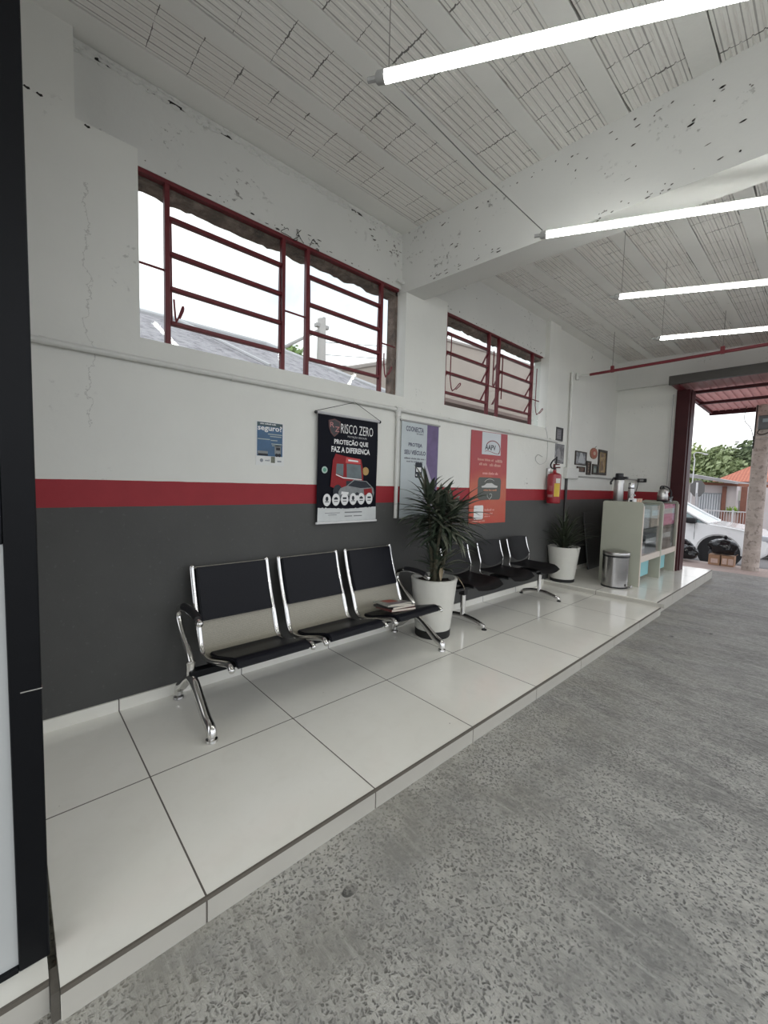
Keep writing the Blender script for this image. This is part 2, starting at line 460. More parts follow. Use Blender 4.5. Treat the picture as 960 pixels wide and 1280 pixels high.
def dup(o, off, label=None, parent=None):
    c = o.copy(); COL.objects.link(c)
    if parent is None: c.location = o.location + Vector(off)
    else: c.parent = parent
    if label: c['label'] = label
    for ch in list(o.children): dup(ch, (0,0,0), None, c)
    return c
def small_print(bm, y0, y1, zc, h, x, seed=0):
    """a line of print too small to read: a row of little marks broken into words"""
    q = random.Random(seed+int(y0*1000)+int(zc*1000)); y = y0; nl = q.randint(3, 8)
    while y < y1-h*.3:
        w_ = h*q.uniform(.35,.65); hh = h*q.choice((.7,.7,.75,1.))
        flat(bm, rect(y, min(y1, y+w_), zc-h*.35, zc-h*.35+hh), x); y += w_+h*.16; nl -= 1
        if nl <= 0: y += h*.5; nl = q.randint(3, 8)
    return bm
def text_bm(bm, s, y0, y1, zc, x, h=None, bold=0.0, align='FIT'):
    """lettering lying in the plane x = const, running along +y; stretched to y0..y1 and to cap height h"""
    cu = D.curves.new('lettering', 'FONT'); cu.body = s; cu.offset = bold; cu.resolution_u = 2
    t = D.objects.new('lettering_tmp', cu); COL.objects.link(t)
    dg = bpy.context.evaluated_depsgraph_get(); dg.update()
    me = D.meshes.new_from_object(t.evaluated_get(dg))
    D.objects.remove(t); D.curves.remove(cu)
    vs = me.vertices
    a0 = min(v.co.x for v in vs); a1 = max(v.co.x for v in vs)
    b0 = min(v.co.y for v in vs); b1 = max(v.co.y for v in vs)
    sx = (y1-y0)/(a1-a0); sz = (h/(b1-b0)) if h else sx
    mp = [bm.verts.new((x, y0+(v.co.x-a0)*sx, zc+(v.co.y-(b0+b1)/2)*sz)) for v in vs]
    for p in me.polygons:
        try: bm.faces.new([mp[i] for i in p.vertices])
        except ValueError: pass
    D.meshes.remove(me); return bm

# ------------------------------------------------------------------ camera
cam = D.cameras.new('camera'); co = D.objects.new('camera', cam); COL.objects.link(co)
r_ = Vector((0.67329,0.73888,0.02677)); f_ = Vector((-0.73614,0.67328,-0.06917)); f_.normalize()
r_ = (r_ - f_*r_.dot(f_)).normalized(); u_ = r_.cross(f_)
mw = Matrix((( r_.x, u_.x, -f_.x, 2.613), (r_.y, u_.y, -f_.y, 0.), (r_.z, u_.z, -f_.z, 1.301), (0,0,0,1)))
co.matrix_world = mw
cam.sensor_fit = 'VERTICAL'; cam.sensor_height = 36.; cam.lens = 515.34/1280*36.
cam.clip_start = .02; cam.clip_end = 300
S.camera = co

# ------------------------------------------------------------------ the room
CZ = lambda x: 3.44-.044*x                     # the ceiling falls slightly away from the wall
XR = -.06                                      # upper band and window frames are set back
WT = -.20
# left wall: plain panels, window reveals left open
bm = B()
W1 = (.556, 2.585, 2.06, 2.985); W2 = (3.14, 5.20, 2.075, 2.985)
def wpan(y0, y1, z0, z1, x=0.): box(bm, WT, x, y0, y1, z0, z1)
wpan(-6, .29, -.6, 3.6)
wpan(.29, W2[0], -.6, 2.06)
wpan(.29, W1[0], 2.06, 3.03)
wpan(W1[1], W2[0], 2.06, 3.03)
wpan(W2[0], W2[1], -.6, W2[2])
wpan(5.20, 5.50, -.6, 3.6)
wpan(5.50, 8.05, -.6, 3.6, -.04)
struct(obj('wall_left', bm, wall_mat, fix='world'))
bm = B()
box(bm, WT, XR, .29, 5.20, 2.985, 3.6)
struct(obj('wall_left_upper', bm, beam_mat, fix='world')).name = 'trim_1'
# rough soffit of the window openings, with its broken outer edge
for i, (y0, y1) in enumerate(((W1[0], W1[1]), (W2[0], W2[1]))):
    bm = B(); n = 60; top = []; bot = []
    zt = 2.985
    for j in range(n+1):
        y = y0+(y1-y0)*j/n
        top.append((y, zt)); bot.append((y, zt-.045-.03*noise.noise(Vector((y*7, i*3., 0)))-.012*noise.noise(Vector((y*31, i, 2)))))
    prism(bm, bot+top[::-1], 'x', WT-.02, XR-.05)
    struct(obj('trim_%d' % (2+i), bm, brick_mat, fix='world'))
bm = B()
box(bm, WT-.005, -.11, 2.556, 2.60, 2.0, 2.985)
struct(obj('trim_4', bm, brick_mat, fix='world'))
# back wall with the garage opening
bm = B()
box(bm, WT, .86, 7.8, 8.05, -.6, 3.6); box(bm, 5.2, 5.6, 7.8, 8.02, -.6, 3.6); box(bm, .86, 5.2, 7.8, 8.05, 3.0, 3.6)
struct(obj('wall_back', bm, wall_mat, fix='world'))
bm = B(); box(bm, -.04, 5.6, 7.72, 7.8, 2.985, 3.5)
struct(obj('trim_5', bm, beam_mat, fix='world'))
# concrete posts on the open side of the workshop, out of the frame
for i, y in enumerate((-2.5, 2.58, 7.8)):
    bm = B(); box(bm, 5.3, 5.56, y, y+.22, -.6, 3.3)
    struct(obj('trim_%d' % (20+i), bm, beam_mat, fix='world'))
# ceiling: smooth joists and ribbed block strips
bm = B(); bj = B()
x = XR-.2; edges = []
prism(bj, [(WT, CZ(WT)), (.125, CZ(.125)), (.125, CZ(.125)+.12), (WT, CZ(WT)+.12)], 'y', -2.6, 8.0)
k = 0
while True:
    a = .125+.394*k; b_ = a+.287; c = a+.394
    if a > 5.5: break
    prof = []
    for j in range(7):
        u0 = a+.041*j
        prof += [(u0+.002, .010), (u0+.006, .004), (u0+.035, .004), (u0+.039, .010)]
    prof = [(u, CZ(u)+h) for u, h in prof]
    prism(bm, prof+[(b_, CZ(b_)+.12), (a, CZ(a)+.12)], 'y', -2.6, 8.0)
    prism(bj, [(b_, CZ(b_)), (c, CZ(c)), (c, CZ(c)+.12), (b_, CZ(b_)+.12)], 'y', -2.6, 8.0)
    k += 1
struct(obj('ceiling', bm, ceil_mat, fix='world'))
struct(obj('ceiling_joists', bj, joist_mat, fix='world')).name = 'trim_6'
# roof slab above keeps the daylight out
bm = B(); box(bm, WT, 5.9, -2.6, 8.05, 3.58, 3.75)
struct(obj('trim_7', bm, joist_mat, fix='world'))
# concrete beam across the room
bm = B()
prism(bm, [(XR-.05, 2.955), (.25, 2.935), (3., 2.80), (5.6, 2.70), (5.6, 3.6), (XR-.05, 3.6)], 'y', 2.58, 2.805)
bmesh.ops.bevel(bm, geom=[e for e in bm.edges if abs(e.verts[0].co.x-e.verts[1].co.x) > 1], offset=.015, segments=2, affect='EDGES')
struct(obj('trim_8', bm, beam_mat, fix='world'))
# cornice mortar along the ceiling edge
bm = B(); rg0 = random.Random(5)
for j in range(420):
    y = .3+2.26*rg0.random(); q = rg0.random()
    vs = ball(bm, (XR+.002, y, 3.43-.045*q*q+.012*noise.noise(Vector((y*5,0,0)))), rg0.uniform(.006,.018), 1, (.6,1.7,.8))
struct(obj('trim_9', bm, beam_mat, fix='world'))

slotm = M('open_slot_dark', (.02,.018,.016), .9)
bm = B()
for y0_, y1_ in ((.34,.47),(.62,.86),(.90,1.10),(2.02,2.13)):
    pp = [(y0_, 3.395), (y1_, 3.397), (y1_, 3.408), ((y0_+y1_)/2, 3.412), (y0_, 3.407)]
    prism(bm, pp, 'x', XR-.04, XR+.001)
for y0_, z0_ in ((.325,3.017),(.10,3.058),(.145,3.054)):
    prism(bm, [(y0_, z0_), (y0_+.016, z0_-.007), (y0_+.026, z0_-.002), (y0_+.023, z0_+.006), (y0_+.012, z0_+.004), (y0_+.006, z0_+.008)], 'x', -.02, .0008)
struct(obj('trim_16', bm, slotm, fix='world'))
bm = B()
for a, b_ in ((.295, .56), (2.495, 3.14)):
    n = 40; pts = []
    for j in range(n+1):
        y = a+(b_-a)*j/n; pts.append((-.028+.02*noise.noise(Vector((y*17,0,3))), y, 3.03+.006*noise.noise(Vector((y*23,5,0)))))
    tube(bm, pts, [.010+.016*abs(noise.noise(Vector((p[1]*31,2,1)))) for p in pts], 6)
struct(obj('trim_17', bm, beam_mat, fix='world'))

bm = B(); q = random.Random(11)
def flake(pt, ax, w_, h_):
    n = 7; vs = []
    for i in range(n):
        a = 2*pi*i/n; r_q = .6+.5*q.random(); vs.append(bm.verts.new(pt+ax*(cos(a)*w_*r_q)+Vector((0,0,sin(a)*h_*r_q))))
    f = bm.faces.new(vs); bmesh.ops.solidify(bm, geom=[f], thickness=.0008)
for x0_, x1_, z0_, z1_, n_ in ((.25, .95, 2.95, 2.99, 22), (.2, .8, 3.02, 3.16, 8), (1.45, 2.2, 2.86, 2.93, 22), (1.35, 2.3, 3.20, 3.34, 20), (.3, 1.3, 3.33, 3.37, 16), (1.2, 2.3, 3.0, 3.2, 10)):
    for i in range(n_):
        x = x0_+(x1_-x0_)*q.random(); z = z0_+(z1_-z0_)*q.random()-.03*(x-x0_)
        flake(Vector((x, 2.5785, z)), Vector((1,0,.1)), q.choice((.004,.006,.009,.018)), q.uniform(.003,.006))
for y0_, y1_, z0_, z1_, n_ in ((.6, 2.5, 3.0, 3.03, 20), (2.2, 2.57, 3.2, 3.42, 26), (1.35, 1.75, 2.99, 3.06, 16), (3.2, 5.1, 3.0, 3.05, 26), (3.2, 5.1, 3.25, 3.42, 14)):
    for i in range(n_):
        flake(Vector((XR+.0012, y0_+(y1_-y0_)*q.random(), z0_+(z1_-z0_)*q.random())), Vector((0,1,.05)), q.choice((.004,.006,.010,.020)), q.uniform(.003,.007))
struct(obj('trim_23', bm, M('exposed_grey_mortar', (.16,.15,.14), .95, 0, .4, 40), fix='world'))

# floors
bm = B(); box(bm, -.24, 40, -30, 9.25, -.35, -.085)
struct(obj('floor', bm, conc_mat, fix='world'))
def chamfer_slab(bm, x0, x1, y0, y1, z0, z1):
    box(bm, x0, x1, y0, y1, z0, z1)
bm = B(); box(bm, 0, 1.378, .065, 5.36, -.1, 0)
struct(obj('floor_platform', bm, tile_mat, fix='world')).name = 'trim_10'
bm = B(); box(bm, 0, 1.335, -6, .045, -.1, 0)
struct(obj('trim_11', bm, tile_mat, fix='world'))
bm = B(); box(bm, -.04, 1.345, 5.355, 8.36, -.1, .052)
struct(obj('trim_12', bm, tile_mat, fix='world'))
# thin dark strips along the edges of the platform tiles
edge_mat = M('tile_edge_dark_strip', (.13,.115,.095), .5)
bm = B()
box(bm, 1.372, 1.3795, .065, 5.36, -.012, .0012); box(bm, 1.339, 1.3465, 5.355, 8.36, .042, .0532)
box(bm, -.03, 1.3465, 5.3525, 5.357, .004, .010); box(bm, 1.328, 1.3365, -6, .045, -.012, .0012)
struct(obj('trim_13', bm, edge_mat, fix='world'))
riser = M('shaded_dusty_riser_tile', (.52,.50,.45), .3, 0, .08, 6)  # dirt greyed further, so the face's shade sits in the colour
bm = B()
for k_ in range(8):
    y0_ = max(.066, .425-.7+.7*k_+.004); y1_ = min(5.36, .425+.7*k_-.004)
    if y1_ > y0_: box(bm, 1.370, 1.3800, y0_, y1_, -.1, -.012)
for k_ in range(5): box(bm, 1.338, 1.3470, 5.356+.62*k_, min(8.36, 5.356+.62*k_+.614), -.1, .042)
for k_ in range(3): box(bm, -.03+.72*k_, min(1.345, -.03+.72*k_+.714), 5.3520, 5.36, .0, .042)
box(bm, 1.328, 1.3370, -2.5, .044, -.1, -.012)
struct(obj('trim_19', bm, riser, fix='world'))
bm = B(); box(bm, 1.30, 1.372, .046, .064, -.095, -.004)
struct(obj('trim_14', bm, M('dark_grout', (.10,.09,.075), .8, 0, .3, 30), fix='world'))
# baseboard of cut tile
bm = B(); box(bm, 0, .012, -.2, 5.354, 0, .064); box(bm, -.04, -.028, 5.5, 7.8, .052, .11)
struct(obj('baseboard_left', bm, tile_mat, fix='world'))

# glazed office partition on the left: black post, white panel
po = sthing('wall_near', (1.2, 0, 0))
bm = B(); box(bm, 1.19, 1.262, -.012, .052, 0, 3.36, .004); obj('post', bm, black_metal, po)
bm = B(); box(bm, 1.205, 1.258, -2.2, -.012, 1.128, 1.152, .003); box(bm, 1.205, 1.262, -2.2, -.012, 0, .016, .002)
box(bm, 1.205, 1.258, -.030, -.012, 1.15, 3.36, .002)
obj('rail', bm, black_metal, po)
bm = B(); box(bm, 1.225, 1.252, -2.2, -.012, .016, 1.128); obj('panel', bm, panel_film, po)
bm = B(); box(bm, 1.23, 1.236, -2.2, -.030, 1.152, 3.36); obj('pane', bm, M('bronze_glass', (.16,.11,.07), .1, 0, .1, 3), po)
bm = B(); box(bm, 1.2, 1.2628, .010, .0528, .748, .751); obj('joint', bm, chrome, po)

# ------------------------------------------------------------------ louvre windows
def louvre_window(name, y0, y1, mull, zs, zt, zb, tilt, midz):
    w = sthing(name, (XR-.01, (y0+y1)/2, zb)); fx0, fx1 = XR-.042, XR-.004
    def bar(nm, y0, y1, z0, z1, x0=fx0, x1=fx1, par=w):
        bm = B(); box(bm, x0, x1, y0, y1, z0, z1, .003, 1); return obj(nm, bm, red_steel, par)
    bm = B()
    box(bm, fx0, fx1, y0, y1, zt-.022, zt); box(bm, fx0, fx1, y0, y1, zb-.04, zb-.015)
    obj('window_frame', bm, red_steel, w)
    for m in mull: bar('mullion', m-.014, m+.014, zb-.02, zt-.02)
    # narrow fixed lights with a thin glazing bar
    lights = [(y0+.012, mull[0]-.014), (mull[1]+.014, mull[2]-.014), (mull[3]+.014, y1-.012)]
    for a, b_ in lights:
        if b_-a < .03: continue
        bar('glazing_bar', a, b_, midz-.006, midz+.006, XR-.03, XR-.018)
        bm = B(); box(bm, XR-.026, XR-.022, a, b_, zb-.015, zt-.022); obj('pane', bm, glass, w)
    for (a, b_) in ((mull[0]+.014, mull[1]-.014), (mull[2]+.014, mull[3]-.014)):
        for i, z in enumerate(zs):
            bar('louvre_bar', a, b_, z-.011, z+.011)
        # fixed glass above and below the moving louvres
        bm = B(); box(bm, XR-.026, XR-.022, a, b_, zs[0]+.011, zt-.022); obj('pane', bm, glass, w)
        bm = B(); box(bm, XR-.026, XR-.022, a, b_, zb-.015, zs[-1]-.011); obj('pane', bm, glass, w)
        for i in range(len(zs)-1):
            zt_, zb_ = zs[i]-.011, zs[i+1]+.011; h = zt_-zb_
            s, c = sin(radians(tilt)), cos(radians(tilt))
            # leaf hinged near its top: the foot swings out
            x1_ = XR-.024; bm = B()
            P = [(x1_+.02*s/max(.3, s) if tilt else x1_, zt_), (x1_-h*s, zt_-h*c)]
            for q in (a+.004, b_-.012):
                prism(bm, [(P[0][0]-.006, P[0][1]), (P[0][0]+.006, P[0][1]), (P[1][0]+.012, P[1][1]), (P[1][0]-.012, P[1][1])], 'y', q, q+.008)
            sash = obj('louvre_sash', bm, red_steel, w)
            bm = B()
            prism(bm, [(P[0][0]-.002, P[0][1]), (P[0][0]+.002, P[0][1]), (P[1][0]+.002, P[1][1]), (P[1][0]-.002, P[1][1])], 'y', a+.012, b_-.012)
            obj('pane', bm, glass, sash)
    return w
zs1 = [2.785, 2.592, 2.398, 2.203]
w1 = louvre_window('window_1', .556, 2.556, (.715, 1.452, 1.647, 2.366), zs1, 2.985, 2.06, 0, 2.492)
zs2 = [2.797, 2.612, 2.418, 2.222]
w2 = louvre_window('window_2', 3.155, 5.16, (3.215, 3.965, 4.165, 4.925), zs2, 2.992, 2.075, 24, 2.42)
def lever(w, y, zlo, zhi, s=1):
    bm = B(); x = XR+.012
    tube(bm, [(x, y, zhi), (x, y, zlo+.12), (x+.008, y+.012*s, zlo+.03), (x+.015, y+.025*s, zlo)], .0055, 8)
    tube(bm, smooth_pts([(x+.012, y+.02*s, zlo), (x+.03, y+.05*s, zlo+.03), (x+.045, y+.085*s, zlo+.075), (x+.05, y+.10*s, zlo+.085), (x+.045, y+.105*s, zlo+.065), (x+.03, y+.06*s, zlo+.02)], 4), .005, 8)
    obj('lever', bm, red_tube, w, 40)
lever(w1, .742, 2.20, 2.33, .35); lever(w1, 2.385, 2.20, 2.40, .45); lever(w2, 3.275, 2.235, 2.79); lever(w2, 4.99, 2.225, 2.80)
for a, zlo, zhi in ((1.440, 2.39, 2.79), (4.03, 2.42, 2.80), (4.21, 2.3, 2.80)):
    bm = B(); box(bm, XR+.002, XR+.010, a-.006, a+.006, zlo, zhi); obj('linkage', bm, red_steel, w1 if a < 2 else w2)

bm = B(); q = random.Random(4)
for i in range(5):
    y = 1.50+.05*i; pts = [Vector((XR+.004, y, 2.985))]
    for j in range(4): pts.append(pts[-1]+Vector((q.uniform(.0,.015), q.uniform(-.05,.06), q.uniform(-.03,.05))))
    tube(bm, smooth_pts(pts, 4), .002, 5)
obj('wire_scrap', bm, rubber, w1, 40)
t = thing('loose_cable', (.01, 5.2, 1.5), 'thin grey cable drooping down the wall from the far window corner to the extinguisher', 'cable')
bm = B(); tube(bm, smooth_pts([(.006, 5.19, 2.08), (.01, 5.24, 1.98), (.008, 5.27, 1.80), (.009, 5.25, 1.66), (.012, 5.08, 1.60), (.010, 4.96, 1.655), (.010, 5.02, 1.72), (.010, 5.14, 1.70)], 6), .0025, 6); obj('cord', bm, M('grey_cable', (.40,.40,.39), .5), t, 40)
bm = B(); box(bm, .0, .012, 5.18, 5.20, 2.06, 2.085, .002); obj('clip', bm, pvc, t)

# ------------------------------------------------------------------ pipes and conduit on the walls
t = thing('wall_conduit', (.02, 2.5, 1.1), 'long white pipe running along the left wall under the windows', 'pipe')
bm = B(); tube(bm, [(.022, .06, 1.935), (.022, 2.47, 1.938), (.022, 5.50, 1.925)], .0165, 10); obj('pipe_run', bm, pvc, t, 40)
bm = B(); tube(bm, [(.022, 2.505, 1.93), (.022, 2.505, 1.0)], .017, 10); obj('drop_pipe', bm, pvc, t, 40)
for y in (.14, 1.06, 2.02, 3.2, 4.3, 5.3):
    bm = B(); tube(bm, [(.022, y-.012, 1.936), (.022, y+.012, 1.936)], .0195, 10); box(bm, 0, .02, y-.01, y+.01, 1.925, 1.947)
    obj('clip', bm, pvc, t, 40)
bm = B(); tube(bm, [(.022, 2.47, 1.938), (.022, 2.54, 1.938)], .026, 12); tube(bm, [(.022, 2.505, 1.945), (.022, 2.505, 1.88)], .024, 12)
obj('tee_joint', bm, pvc, t, 40)

t = thing('riser_pipe', (-.015, 6.2, 1.4), 'white riser pipe on the far wall with a junction box and dark lower run', 'pipe')
bm = B(); tube(bm, [(-.012, 5.93, 2.93), (-.012, 5.96, 1.58)], .02, 10); obj('pipe_run', bm, pvc, t, 40)
bm = B(); box(bm, -.04, .02, 5.88, 6.26, 1.44, 1.60, .006); obj('junction_box', bm, pvc, t)
bm = B(); tube(bm, [(-.02, 5.95, 1.44), (-.02, 5.97, .12)], .019, 10); obj('lower_run', bm, M('dark_grey_pipe', (.05,.045,.045), .5), t, 40)
bm = B(); tube(bm, [(-.025, 6.25, 1.485), (-.025, 7.7, 1.485), (.02, 7.785, 1.485), (.36, 7.785, 1.478)], .012, 8); obj('side_run', bm, M('grey_pipe', (.42,.42,.41), .5), t, 40)
t = thing('power_outlet', (.42, 7.79, 1.42), 'black double wall outlet at the end of a grey conduit above the counter', 'outlet')
bm = B(); box(bm, .355, .49, 7.765, 7.80, 1.435, 1.495, .006); obj('housing', bm, plastic_bk, t)
bm = B(); box(bm, .395, .45, 7.762, 7.7655, 1.45, 1.48); obj('socket', bm, M('grey_socket', (.25,.25,.25), .5), t)
bm = B(); tube(bm, smooth_pts([(.37, 7.775, 1.44), (.365, 7.77, 1.36), (.35, 7.76, 1.28), (.31, 7.77, 1.22)], 5), .005, 6); obj('cord', bm, rubber, t, 40)

t = thing('gas_pipe', (0, 6.1, 2.9), 'dark red pipe hung below the ceiling across the far end', 'pipe')
bm = B(); tube(bm, [(.16, 6.1, 2.905), (6., 6.1, 2.915)], .019, 12); obj('red_run', bm, red_tube, t, 40)
bm = B(); tube(bm, [(-.03, 6.1, 2.925), (.17, 6.1, 2.906)], .017, 12); tube(bm, [(-.01, 6.1, 2.95), (-.01, 6.1, 2.86)], .022, 12); obj('white_end', bm, pvc, t, 40)
for x in (.45, 1.62, 3.2):
    bm = B(); tube(bm, [(x, 6.1, 2.93), (x, 6.1, CZ(x)+.01)], .0035, 6); obj('hanger', bm, steel, t, 40)
    bm = B(); box(bm, x-.02, x+.02, 6.08, 6.12, 2.885, 2.97, .005); obj('clamp', bm, red_tube, t)

# ------------------------------------------------------------------ fluorescent tubes
tube_mat = m_emit('lit_diffuser', (.985,1.,.955), 13.)
cap_mat = M('grey_end_cap', (.35,.35,.34), .4)
def lamp(x, y, dx, dy, L, label):
    d = Vector((dx, dy, 0)).normalized(); z = 2.70; e = Vector((x, y, z)); t = thing('tube_light', (x, y, z), label, 'ceiling lamp', 'long tube lights hung across the ceiling')
    bm = B(); tube(bm, [e+d*.03, e+d*(L-.03)], .0185, 16); obj('diffuser', bm, tube_mat, t, 40)
    bm = B(); sd = Vector((-d.y, d.x, 0)); rr = []
    for a in (.031, L-.031):
        rr.append([bm.verts.new(e+d*a+(sd*sin(q)+Vector((0,0,1))*cos(q))*.0192) for q in [radians(-66+132*i/10) for i in range(11)]])
    for i in range(10): bm.faces.new((rr[0][i], rr[0][i+1], rr[1][i+1], rr[1][i]))
    bmesh.ops.solidify(bm, geom=list(bm.faces), thickness=.0012)
    obj('housing', bm, cap_mat, t, 40)
    for a, b_ in ((0, .032), (L-.032, L)):
        bm = B(); tube(bm, [e+d*a, e+d*(a+.006), e+d*b_], [.014, .0195, .0205], 14); obj('end_cap', bm, cap_mat, t, 40)
    bm = B(); tube(bm, [e+d*(-.03), e+d*.004], .009, 8); obj('plug', bm, cap_mat, t, 40)
    for a in ((.045, L-.1) if abs(y-2.227) > .01 else (L-.1,)):
        p = e+d*a; bm = B(); tube(bm, [p+Vector((0,0,.020)), (p.x, p.y, CZ(p.x)+.01)], .0018, 6)
        for q in range(1):
            tube(bm, [p+Vector((0,0,.0205))+Vector((-d.y,d.x,0))*.0, p+Vector((-d.y,d.x,0))*.0205, p+Vector((0,0,-.0205)), p-Vector((-d.y,d.x,0))*.0205, p+Vector((0,0,.0205))], .0022, 5)
        obj('suspension_wire', bm, steel, t, 40)
    return t
lamp(1.438, .983, .843, .537, 1.22, 'lit white tube light nearest the camera, at the top of the picture')
lamp(1.403, 2.227, .874, .486, 1.22, 'lit white tube light hanging just under the concrete beam')
lamp(1.424, 3.303, .866, .499, 1.22, 'lit white tube light third from the front, just beyond the beam')
lamp(1.393, 4.454, .900, .422, 1.22, 'lit white tube light farthest from the camera, nearest the red pipe')
for i, (x, y, w_) in enumerate(((3.3, -1.9, 'behind the camera, in the inner row'), (3.3, .3, 'right of the camera, first of the inner row'), (3.3, 3.9, 'right of the frame beyond the beam, inner row'), (3.3, 5.9, 'right of the frame near the garage door'), (1.7, -1.9, 'behind the camera beside the office'), (4.4, -.8, 'behind the camera, in the outer row'), (4.4, 1.2, 'right of the camera, in the outer row'), (4.4, 4.6, 'right of the frame, outer row beyond the beam'))):
    lamp(x, y, .866, .5, 1.22, 'added unseen fill tube light '+w_)  # lamps added out of view to brighten the room
tag(obj('electric_cable', tube(B(), [(1.45, 1.0, 2.728), (1.43, 1.62, 2.715), (1.41, 2.235, 2.728)], .0022, 6), M('grey_cord', (.10,.10,.10), .5), None, 40), 'thin dark cord strung from the nearest tube light to the one under the beam', 'cord')

# ------------------------------------------------------------------ waiting bench with armrests
YS = [(.80, 1.275), (1.365, 1.845), (1.935, 2.41)]
t = thing('waiting_bench', (.3, 1.6, 0), 'three-seat black padded bench with chrome frame and armrests, magazines on one seat', 'bench')
shell = smooth_pts([(.055,0,.772), (.085,0,.66), (.125,0,.545), (.165,0,.45), (.195,0,.37), (.225,0,.315), (.275,0,.292), (.36,0,.300), (.48,0,.333), (.585,0,.362), (.628,0,.366), (.648,0,.352)], 5)
sh = [(p.x, p.z) for p in shell]
def near(path, x0, x1): return [p for p in path if x0 <= p[0] <= x1]
for a, b_ in YS:
    bm = B(); slab(bm, near(sh, .05, .30), a+.012, b_-.012, -.004); obj('mesh_back', bm, perf, t, 40)
    bm = B(); slab(bm, near(sh, .26, .64), a+.012, b_-.012, -.004); obj('seat_pan', bm, M('dark_steel_pan', (.02,.02,.02), .5, .5), t, 40)
    back = smooth_pts([(.058,0,.768), (.086,0,.66), (.125,0,.55), (.16,0,.465)], 5)
    bm = B(); slab(bm, [(p.x, p.z) for p in back], a+.015, b_-.015, .026)
    bmesh.ops.recalc_face_normals(bm, faces=bm.faces)
    bmesh.ops.bevel(bm, geom=list(bm.edges), offset=.006, segments=2, affect='EDGES')
    obj('backrest_pad', bm, leather, t, 35)
    seat = smooth_pts([(.275,0,.297), (.36,0,.303), (.48,0,.336), (.585,0,.366), (.625,0,.372), (.648,0,.352)], 5)
    bm = B(); slab(bm, [(p.x, p.z) for p in seat], a+.024, b_-.024, .022)
    bmesh.ops.recalc_face_normals(bm, faces=bm.faces)
    bmesh.ops.bevel(bm, geom=list(bm.edges), offset=.006, segments=2, affect='EDGES')
    obj('seat_pad', bm, leather, t, 35)
    for y in (a, b_):
        bm = B(); pts = [(p.x, y, p.z) for p in shell]
        tube(bm, pts, .0165, 12, flat=.9)
        ball(bm, (.648, y, .352), .0165, 2); ball(bm, (.055, y, .772), .0165, 2)
        obj('side_rail', bm, chrome, t, 40)
bm = B(); box(bm, .275, .335, .70, 2.50, .215, .255, .006); obj('beam', bm, black_metal, t)
for q, yy in enumerate((.715, 2.485)):
    bm = B()
    tube(bm, smooth_pts([(.30, yy, .30), (.30, yy, .24), (.305, yy, .19)], 4), [.026,.025,.024,.024,.024,.023,.023,.023,.024], 12, flat=.85)
    tube(bm, smooth_pts([(.30, yy, .215), (.36, yy, .20), (.45, yy, .145), (.54, yy, .085), (.60, yy, .06), (.61, yy, .03)], 5), .029, 12, flat=.85)
    tube(bm, smooth_pts([(.30, yy, .215), (.24, yy, .18), (.16, yy, .115), (.10, yy, .085), (.076, yy, .06), (.074, yy, .03)], 5), .027, 12, flat=.85)
    obj('leg_frame', bm, chrome, t, 40)
    for fx in (.61, .074):
        bm = B(); lathe(bm, [(0,.034), (.016,.034), (.017,.022), (.028,.016), (.03,.004), (.026,0), (0,0)], fx, yy, 20); obj('foot', bm, steel if fx < .3 else chrome, t, 40)
    bm = B()
    ap = smooth_pts([(.30, yy, .30), (.265, yy, .335), (.18, yy, .39), (.11, yy, .455), (.085, yy, .505), (.105, yy, .548), (.17, yy, .57), (.27, yy, .578), (.37, yy, .572), (.44, yy, .552)], 5)
    tube(bm, ap, .019, 12, flat=.9); obj('armrest', bm, chrome, t, 40)
    bm = B(); tube(bm, [p+Vector((0,0,.008)) for p in ap[31:44]], .021, 12, flat=1.05); obj('arm_pad', bm, plastic_bk, t, 40)
    bm = B(); ball(bm, (.442, yy, .551), .019, 2); obj('arm_tip', bm, chrome, t, 40)

# magazines on the right-hand seat
def magazine(x, y, z, th, w, d, rot, cov, label, page=(.70,.64,.54)):
    o = thing('magazine', (x, y, z), label, 'magazine', 'magazines stacked on the bench seat')
    R = Matrix.Translation((x, y, z)) @ Matrix.Rotation(radians(rot), 4, 'Z') @ Matrix.Rotation(radians(-9), 4, 'Y')
    bm = B(); box(bm, -w/2+.003, w/2-.003, -d/2, d/2-.003, .0012, th-.0012); bmesh.ops.transform(bm, matrix=R, verts=bm.verts)
    obj('pages', bm, M('aged_paper', page, .8, 0, .06, 80), o)
    bm = B(); box(bm, -w/2, w/2, -d/2, d/2, 0, .0014); box(bm, -w/2, w/2, -d/2, d/2, th-.0014, th); box(bm, -w/2, w/2, -d/2-.001, -d/2+.001, 0, th); bmesh.ops.transform(bm, matrix=R, verts=bm.verts)
    obj('cover', bm, cov, o)
    return o, R, th
mz = .372
mg = [(.44,2.13,0,.017,.27,.20,-16,M('maroon_cover', (.16,.03,.03), .3, 0, .3, 18),'thick maroon-covered magazine at the bottom of the stack on the bench'),
      (.43,2.125,.017,.016,.26,.20,-8,M('dark_cover', (.03,.03,.03), .3, 0, .5, 18),'dark-covered magazine second from the bottom of the stack on the bench'),
      (.425,2.12,.033,.011,.26,.19,-20,M('pale_cover', (.45,.43,.40), .3, 0, .4, 14),'pale magazine under the red-pictured one on the bench stack'),
      (.42,2.115,.044,.007,.26,.19,-12,M('grey_green_cover', (.38,.39,.34), .3, 0, .3, 14),'top magazine of the bench stack, pale cover with a red picture')]
for m_ in mg:
    o, R, th = magazine(m_[0], m_[1], mz-.006+m_[2], *m_[3:9])
bm = B(); box(bm, -.10, .02, -.05, .04, th, th+.0006); bmesh.ops.transform(bm, matrix=R, verts=bm.verts); obj('cover_picture', bm, M('red_picture', (.38,.05,.03), .35, 0, .4, 30), o)
